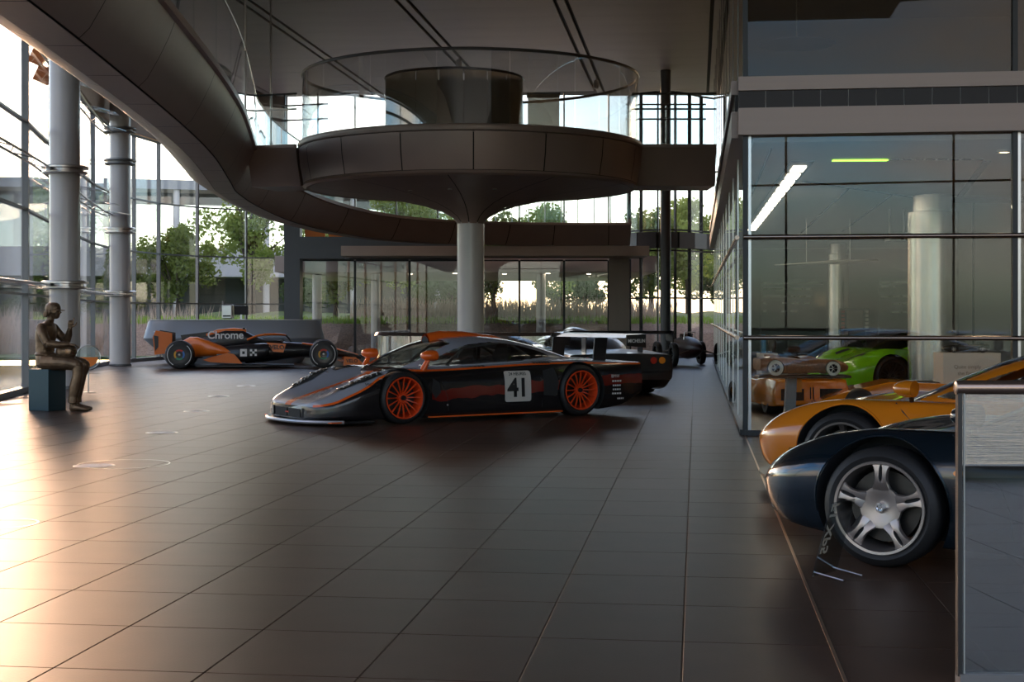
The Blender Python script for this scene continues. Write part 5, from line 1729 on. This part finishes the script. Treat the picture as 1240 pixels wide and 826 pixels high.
# round clear disc standing by the first column
t = thing('clear_disc', 'round clear acrylic disc on a thin stem behind the statue', 'display', (px(107, 25.3), 25.3, 0))
MB().lathe([(0, -.006), (.21, -.006), (.21, .006), (0, .006)], 40, axis='Y').build('disc', glass('acrylic', (.72, .75, .75), 1.5), t, True, loc=(0, 0, .62))
MB().tube([(.21 * math.cos(2 * PI * k / 40), 0, .62 + .21 * math.sin(2 * PI * k / 40)) for k in range(40)], .008, 8, True).build('rim', STEEL, t, True)
MB().tube([(0, 0, .01), (0, 0, .41)], .012, 8).build('stem', STEEL, t, True)
MB().lathe([(0, .012), (.12, .01), (.13, 0), (0, 0)], 28).build('foot', STEEL, t, True)
o = MB().lathe([(0, 0), (.17, 0)], 20, R(180), R(360), axis='Y')
o.build('orange_half', ORANGE_P, t, True, loc=(0, -.008, .62))

# ---------------------------------------------------------------- behind the showroom glass
GREEN = mat('lime_paint', (.30, .72, .015), .25, 0, .02, 2, coat=.8)
SUP = dict(x=(2.25, -2.2),
    zb=pw((2.25, .22), (2.0, .14), (1.5, .12), (-1.5, .12), (-2.2, .3)),
    wl=pw((2.25, .30), (2.15, .62), (1.9, .82), (1.4, .88), (0, .88), (-1.4, .92), (-2.2, .8)),
    wm=pw((2.25, .34), (2.15, .66), (1.9, .87), (1.4, .95), (.7, .90), (0, .92), (-1.3, .98), (-2.2, .86)),
    zm=pw((2.25, .32), (1.5, .42), (0, .46), (-1.3, .56), (-2.2, .6)),
    ws=pw((2.25, .24), (2.1, .52), (1.8, .66), (1.3, .74), (.5, .74), (-1.2, .78), (-2.2, .7)),
    zs=pw((2.25, .40), (2.0, .58), (1.7, .72), (1.36, .79), (.9, .77), (.3, .76), (-.5, .82), (-1.3, .92), (-2.2, .88)),
    zc=pw((2.25, .40), (2.0, .54), (1.6, .66), (1.2, .75), (.7, .80), (-.5, .9), (-1.3, .95), (-2.2, .9)))
SARCH = ((1.33, .33, .37), (-1.35, .34, .385))
t = thing('green_supercar', 'lime green supercar with black lower bodywork behind the showroom glass', 'car', (7.42, 25.5, 0), R(196))
me = car_shell(SUP, 80, SARCH)
sbv = bvh_of(me)
b = bpy.data.objects.new('body', finish_shell(me, GREEN, SARCH)); COL.objects.link(b); b.parent = t
canopy(t, dict(x=(1.15, -1.7), wb=CAN['wb'], zb=pw((1.15, .70), (-1.7, .85)), zt=pw((1.15, .74), (.6, .98), (.1, 1.15), (-.3, 1.18), (-.9, 1.10), (-1.7, .9))), GREEN, CARGL, [(x, z + .03) for x, z in SIDEP], shield_f, nu=90, nv=48)
for s in (1, -1):
    wheel(t, (1.33, s * .80, .33), s, .33, .25, .25, 'multi', mat('wheel_gunmetal', (.08, .08, .085), .35, .6))
    wheel(t, (-1.35, s * .80, .345), s, .345, .30, .255, 'multi', MATS['wheel_gunmetal'])
    decal('headlamp', sbv, [(2.02, s * .50), (1.80, s * .72), (1.70, s * .72), (1.86, s * .56)], WELL, t, 'top', s, .006)
    decal('hood_vent', sbv, [(1.70, s * .34), (1.66, s * .46), (1.36, s * .52), (1.40, s * .40)], WELL, t, 'top', s, .006)
    mo = MB()
    ell(mo, (.86, s * .95, .90), (.07, .11, .065))
    mo.tube([(.86, s * .90, .87), (.88, s * .78, .77)], .018, 8)
    mo.build('mirror', BLACKP, t, True)
    decal('side_intake', sbv, [(-.35, .30), (-.35, .58), (-.80, .62), (-.85, .34)], WELL, t, 'side', s, .004)
    MB().box((0, s * .93, .12), (1.9, .06, .05)).build('side_skirt', CARBON, t, False, .01)
ol = [(2.38 - .40 * (abs(q) / .92) ** 2.4, q) for q in [-.92 + 1.84 * k / 24 for k in range(25)]]
MB().prism(ol + [(1.78, .92), (1.78, -.92)], .03, Matrix.Translation((0, 0, .10))).build('splitter', GREEN, t)
MB().loft([[(2.258 - .02 * abs(y), y, z) for y in (-.3, 0, .3)] for z in (.16, .30)], False).build('front_grille', WELL, t)
MB().box((2.0, 0, .06), (.35, 1.3, .06)).build('under_tray', CARBON, t)

def canam(label, loc, rz, sc):
    t = thing('orange_prototype', label, 'racing car', loc, rz)
    t.scale = (sc, sc, sc)
    MB().loft([[(x, y, z) for y, z in ((-w_, z0), (w_, z0), (w_ + .02, (z0 + z1) / 2), (w_ - .03, z1), (-w_ + .03, z1), (-w_ - .02, (z0 + z1) / 2))] for x, w_, z0, z1 in ((-1.4, .50, .14, .46), (-1.36, .52, .12, .48), (-.8, .52, .10, .50), (-.2, .46, .10, .44), (.5, .50, .10, .46), (1.0, .48, .10, .34), (1.45, .40, .10, .18))], True, False, True).build('body', ORANGE, t, R(30), .015)
    for s in (-1, 1):
        MB().loft([[(-1.405, s * .27 + y, z) for y in (-.16, .16)] for z in (.20, .36)], False).build('rear_grille', WELL, t)
        MB().box((-1.41, s * .02, .30), (.01, .012, .16)).build('rear_slot', WELL, t)
        for x in (.85, -.95):
            MB().lathe([(.09, -.09), (.17, -.095), (.19, -.06), (.19, .06), (.17, .095), (.09, .09)], 32, axis='Y').build('wheel', RUBBER, t, True, loc=(x, s * .43, .19))
        MB().box((-1.25, s * .30, .54), (.14, .014, .12)).build('wing_strut', BLACKP, t)
    MB().loft([[(-1.28 + a, y, .60 + b) for a, b in ((-.12, .03), (0, .02), (.12, -.01), (0, 0))] for y in (-.36, .36)], True, False, True).build('rear_wing', ORANGE, t)
    MB().box((-.6, 0, .52), (.34, .30, .08)).build('engine_intake', BLACKP, t, False, .02)
    MB().tube([(-.28, -.20, .42), (-.28, -.18, .62), (-.28, .18, .62), (-.28, .20, .42)], .016, 8).build('roll_hoop', STEEL, t, True)
    MB().box((-.05, 0, .445), (.5, .5, .01)).build('cockpit', WELL, t)
    return t
canam('low orange prototype showing black tail grilles under the wooden model', (px(946, 20.3) + .12, 20.9, 0), R(96), 1.0)
canam('low orange prototype partly hidden behind the orange supercar', (px(1128, 18.9), 19.2, 0), R(172), 1.05)

# wooden model car on its plank and stand
WOOD = mat('model_wood', (.30, .13, .06), .4, 0, .35, 9, coat=.3)
t = thing('model_stand', 'plank on a grey tapered stand carrying the wooden model car', 'stand', (px(969, 17.7), 17.7, 0), R(0))
MB().box((.02, 0, .605), (1.12, .42, .03)).build('plank', mat('plank_brown', (.10, .055, .035), .5), t, False, .006)
MB().box((-.02, 0, .50), (.07, .05, .18)).build('bracket', ORANGE, t)
MB().loft([[(-.13 + x - w_, -.05, z), (-.13 + x + w_, -.05, z), (-.13 + x + w_, .05, z), (-.13 + x - w_, .05, z)] for x, w_, z in ((-.03, .10, .0), (.0, .065, .2), (.02, .06, .59))], True, False, True).build('post', mat('stand_grey', (.25, .25, .25), .4), t)
MB().box((-.16, 0, .012), (.42, .30, .024)).build('foot', FRAME, t)
def model_car(name, label, loc, rz, sc, m_, tyre):
    t = thing(name, label, 'model car', loc, rz)
    k = sc / 4.3
    me = _road_shell.copy(); me.materials.clear()
    finish_shell(me, m_, ARCH)
    o = bpy.data.objects.new('body', me); COL.objects.link(o); o.parent = t; o.scale = (k, k, k)
    c = MB()
    c.loft([[(x * k, y * k, z * k) for y, z in ((-w_, .7), (-w_ * .8, z1), (0, z1 + .03), (w_ * .8, z1), (w_, .7))] for x, w_, z1 in ((.9, .5, .72), (.55, .6, .86), (.2, .62, .90), (-.1, .55, .84))], False)
    c.build('cowl', m_, t, True)
    for x, r in ((1.359, .33), (-1.359, .36)):
        for s in (1, -1):
            w_ = MB().lathe([(.20 * k, -.12 * k), (r * k, -.12 * k), (r * k, .12 * k), (.20 * k, .12 * k)], 28, axis='Y').build('wheel', tyre, t, True, loc=(x * k, s * .80 * k, r * k))
            d = MB().lathe([(0, s * .10 * k), (.21 * k, s * .10 * k)], 20, axis='Y')
            for q in range(6):
                a = 2 * PI * q / 6
                d.tube([(.03 * k * math.cos(a), s * .115 * k, .03 * k * math.sin(a)), (.20 * k * math.cos(a), s * .115 * k, .20 * k * math.sin(a))], .022 * k, 5, mi=1)
            d.build('rim', [WELL, STEEL], w_)
    for s in (1, -1):
        MB().loft([[(-1.3 * k + x * k, s * .5 * k + y * k, z * k) for x, y in ((-.25, 0), (.2, 0), (.2, s * .06), (-.25, s * .06))] for z in (.80, .95)], True, False, True).build('tail_fin', m_, t)
    return t
model_car('wooden_model_car', 'carved brown wooden model car with pale tyres on the plank', (px(968, 17.7), 17.7, .621), R(4), 1.12, WOOD, mat('model_tyre', (.80, .74, .62), .6))
# white information plinth with a small dark model on top
t = thing('information_plinth', 'white plinth with grey lettering behind the orange supercar', 'plinth', (px(1170.5, 19), 19, 0))
MB().box((0, 0, .43), (.75, .45, .86)).build('box', mat('plinth_white', (.66, .60, .54), .5), t, False, .006)
for k, s_ in enumerate(('Quite simply', 'the finest')):
    text('lettering', s_, .068, mat('plinth_text', (.25, .22, .2), .6), t, Matrix.Translation((-.06, -.228, .68 - k * .085)) @ Matrix.Rotation(PI / 2, 4, 'X'), .0008)
model_car('small_model_car', 'small dark model car on top of the white plinth', (px(1170, 19), 19, .862), R(176), .58, mat('model_dark', (.03, .03, .032), .3, .3), RUBBER)

# framed film strip style picture, projector, glider wing, small exhibits
t = thing('framed_picture', 'dark framed picture with red and white squares down both sides', 'picture', (px(1035, 37.5), 37.5, 0))
Y = 37.5
zc_ = EYE - 5 / FPX * Y
MB().box((0, 0, zc_), (.78, .05, .58)).build('frame', FRAME, t, False, .006)
MB().box((0, -.028, zc_), (.42, .01, .46)).build('sheet', mat('picture_brown', (.20, .15, .11), .5), t)
for s in (-1, 1):
    for k in range(5):
        MB().box((s * .31, -.028, zc_ + .2 - k * .1), (.09, .01, .07)).build('square', mat('square_red', (.35, .05, .03), .5) if s < 0 else mat('square_white', (.7, .66, .6), .5), t)
    MB().box((s * .3, .03, (zc_ - .29) / 2), (.03, .03, zc_ - .29)).build('leg', FRAMEG, t)
t = thing('projector', 'ceiling mounted grey projector beside the wide silver column', 'projector', (px(1086, 26.5), 26.5, ZS))
for s in (-1, 1):
    MB().tube([(s * .13, 0, 0), (s * .13, 0, -.45)], .02, 8).build('arm', FRAMEG, t, True)
MB().box((0, 0, -.52), (.36, .40, .15)).build('body', mat('projector_grey', (.2, .2, .2), .4), t, False, .02)
MB().lathe([(0, -.03), (.05, -.03), (.06, 0), (0, 0)], 20, c=(.05, -.2, -.53), axis='Y').build('lens', CHROME, t, True)
t = thing('glider_wing', 'slender pale wing hung from the showroom ceiling', 'wing', (px(1000, 29), 29, 2.36), R(6))
MB().loft([[(x, c_ * math.cos(a), .10 * (x + 1) * .5 + th * math.sin(a)) for a in [2 * PI * k / 12 for k in range(12)]] for x, c_, th in ((-1.05, .03, .008), (-.5, .14, .025), (.1, .22, .04), (.6, .20, .035), (1.05, .10, .015))], True, False, True).build('wing', mat('wing_white', (.8, .77, .72), .25, .2), t, True)
for x in (-.4, .5):
    MB().tube([(x, 0, .06), (x, 0, ZS - 2.36 - .01)], .006, 6).build('wire', STEEL, t)
t = thing('display_box', 'cream box with a blue figure on it behind the wooden model', 'display', (px(929, 23.4), 23.4, 0))
MB().box((0, 0, .37), (.30, .24, .74)).build('plinth', mat('cream_box', (.6, .55, .46), .5), t, False, .005)
MB().box((-.06, 0, .89), (.07, .06, .30)).build('blue_figure', mat('figure_blue', (.05, .22, .4), .4), t, False, .01)
f_ = MB(); ell(f_, (.08, 0, .87), (.07, .06, .14)); f_.build('brown_figure', mat('figure_brown', (.06, .035, .025), .5), t, True)

# old racing car far down the boulevard
t = thing('vintage_racer', 'old single seat racing car far off by the bowed glass', 'racing car', (4.74, 39.0, 0), R(98))
MB().loft([[(x, r * math.cos(a), .48 + r * 1.1 * math.sin(a)) for a in [2 * PI * k / 16 for k in range(16)]] for x, r in ((1.2, .10), (1.15, .2), (.6, .26), (0, .28), (-.6, .24), (-1.2, .10), (-1.3, .03))], True, False, True).build('body', mat('vintage_maroon', (.03, .012, .012), .3), t, True)
for x in (.9, -.9):
    for s in (1, -1):
        w_ = MB().lathe([(.19, -.07), (.30, -.07), (.32, -.03), (.32, .03), (.30, .07), (.19, .07)], 28, axis='Y').build('wheel', RUBBER, t, True, loc=(x, s * .62, .32))
        d = MB()
        for q in range(10):
            a = 2 * PI * q / 10
            d.tube([(0, 0, 0), (.2 * math.cos(a), 0, .2 * math.sin(a))], .012, 5)
        d.build('rim', STEEL, w_)
        MB().tube([(x, s * .2, .42), (x, s * .55, .32)], .02, 6).build('axle', STEEL, t)
MB().box((.15, 0, .80), (.02, .36, .12), 0, R(-25)).build('aero_screen', CARGLC, t)
MB().tube([(-.2, -.16, .70), (-.2, -.14, .90), (-.2, .14, .90), (-.2, .16, .70)], .014, 6).build('roll_hoop', STEEL, t, True)
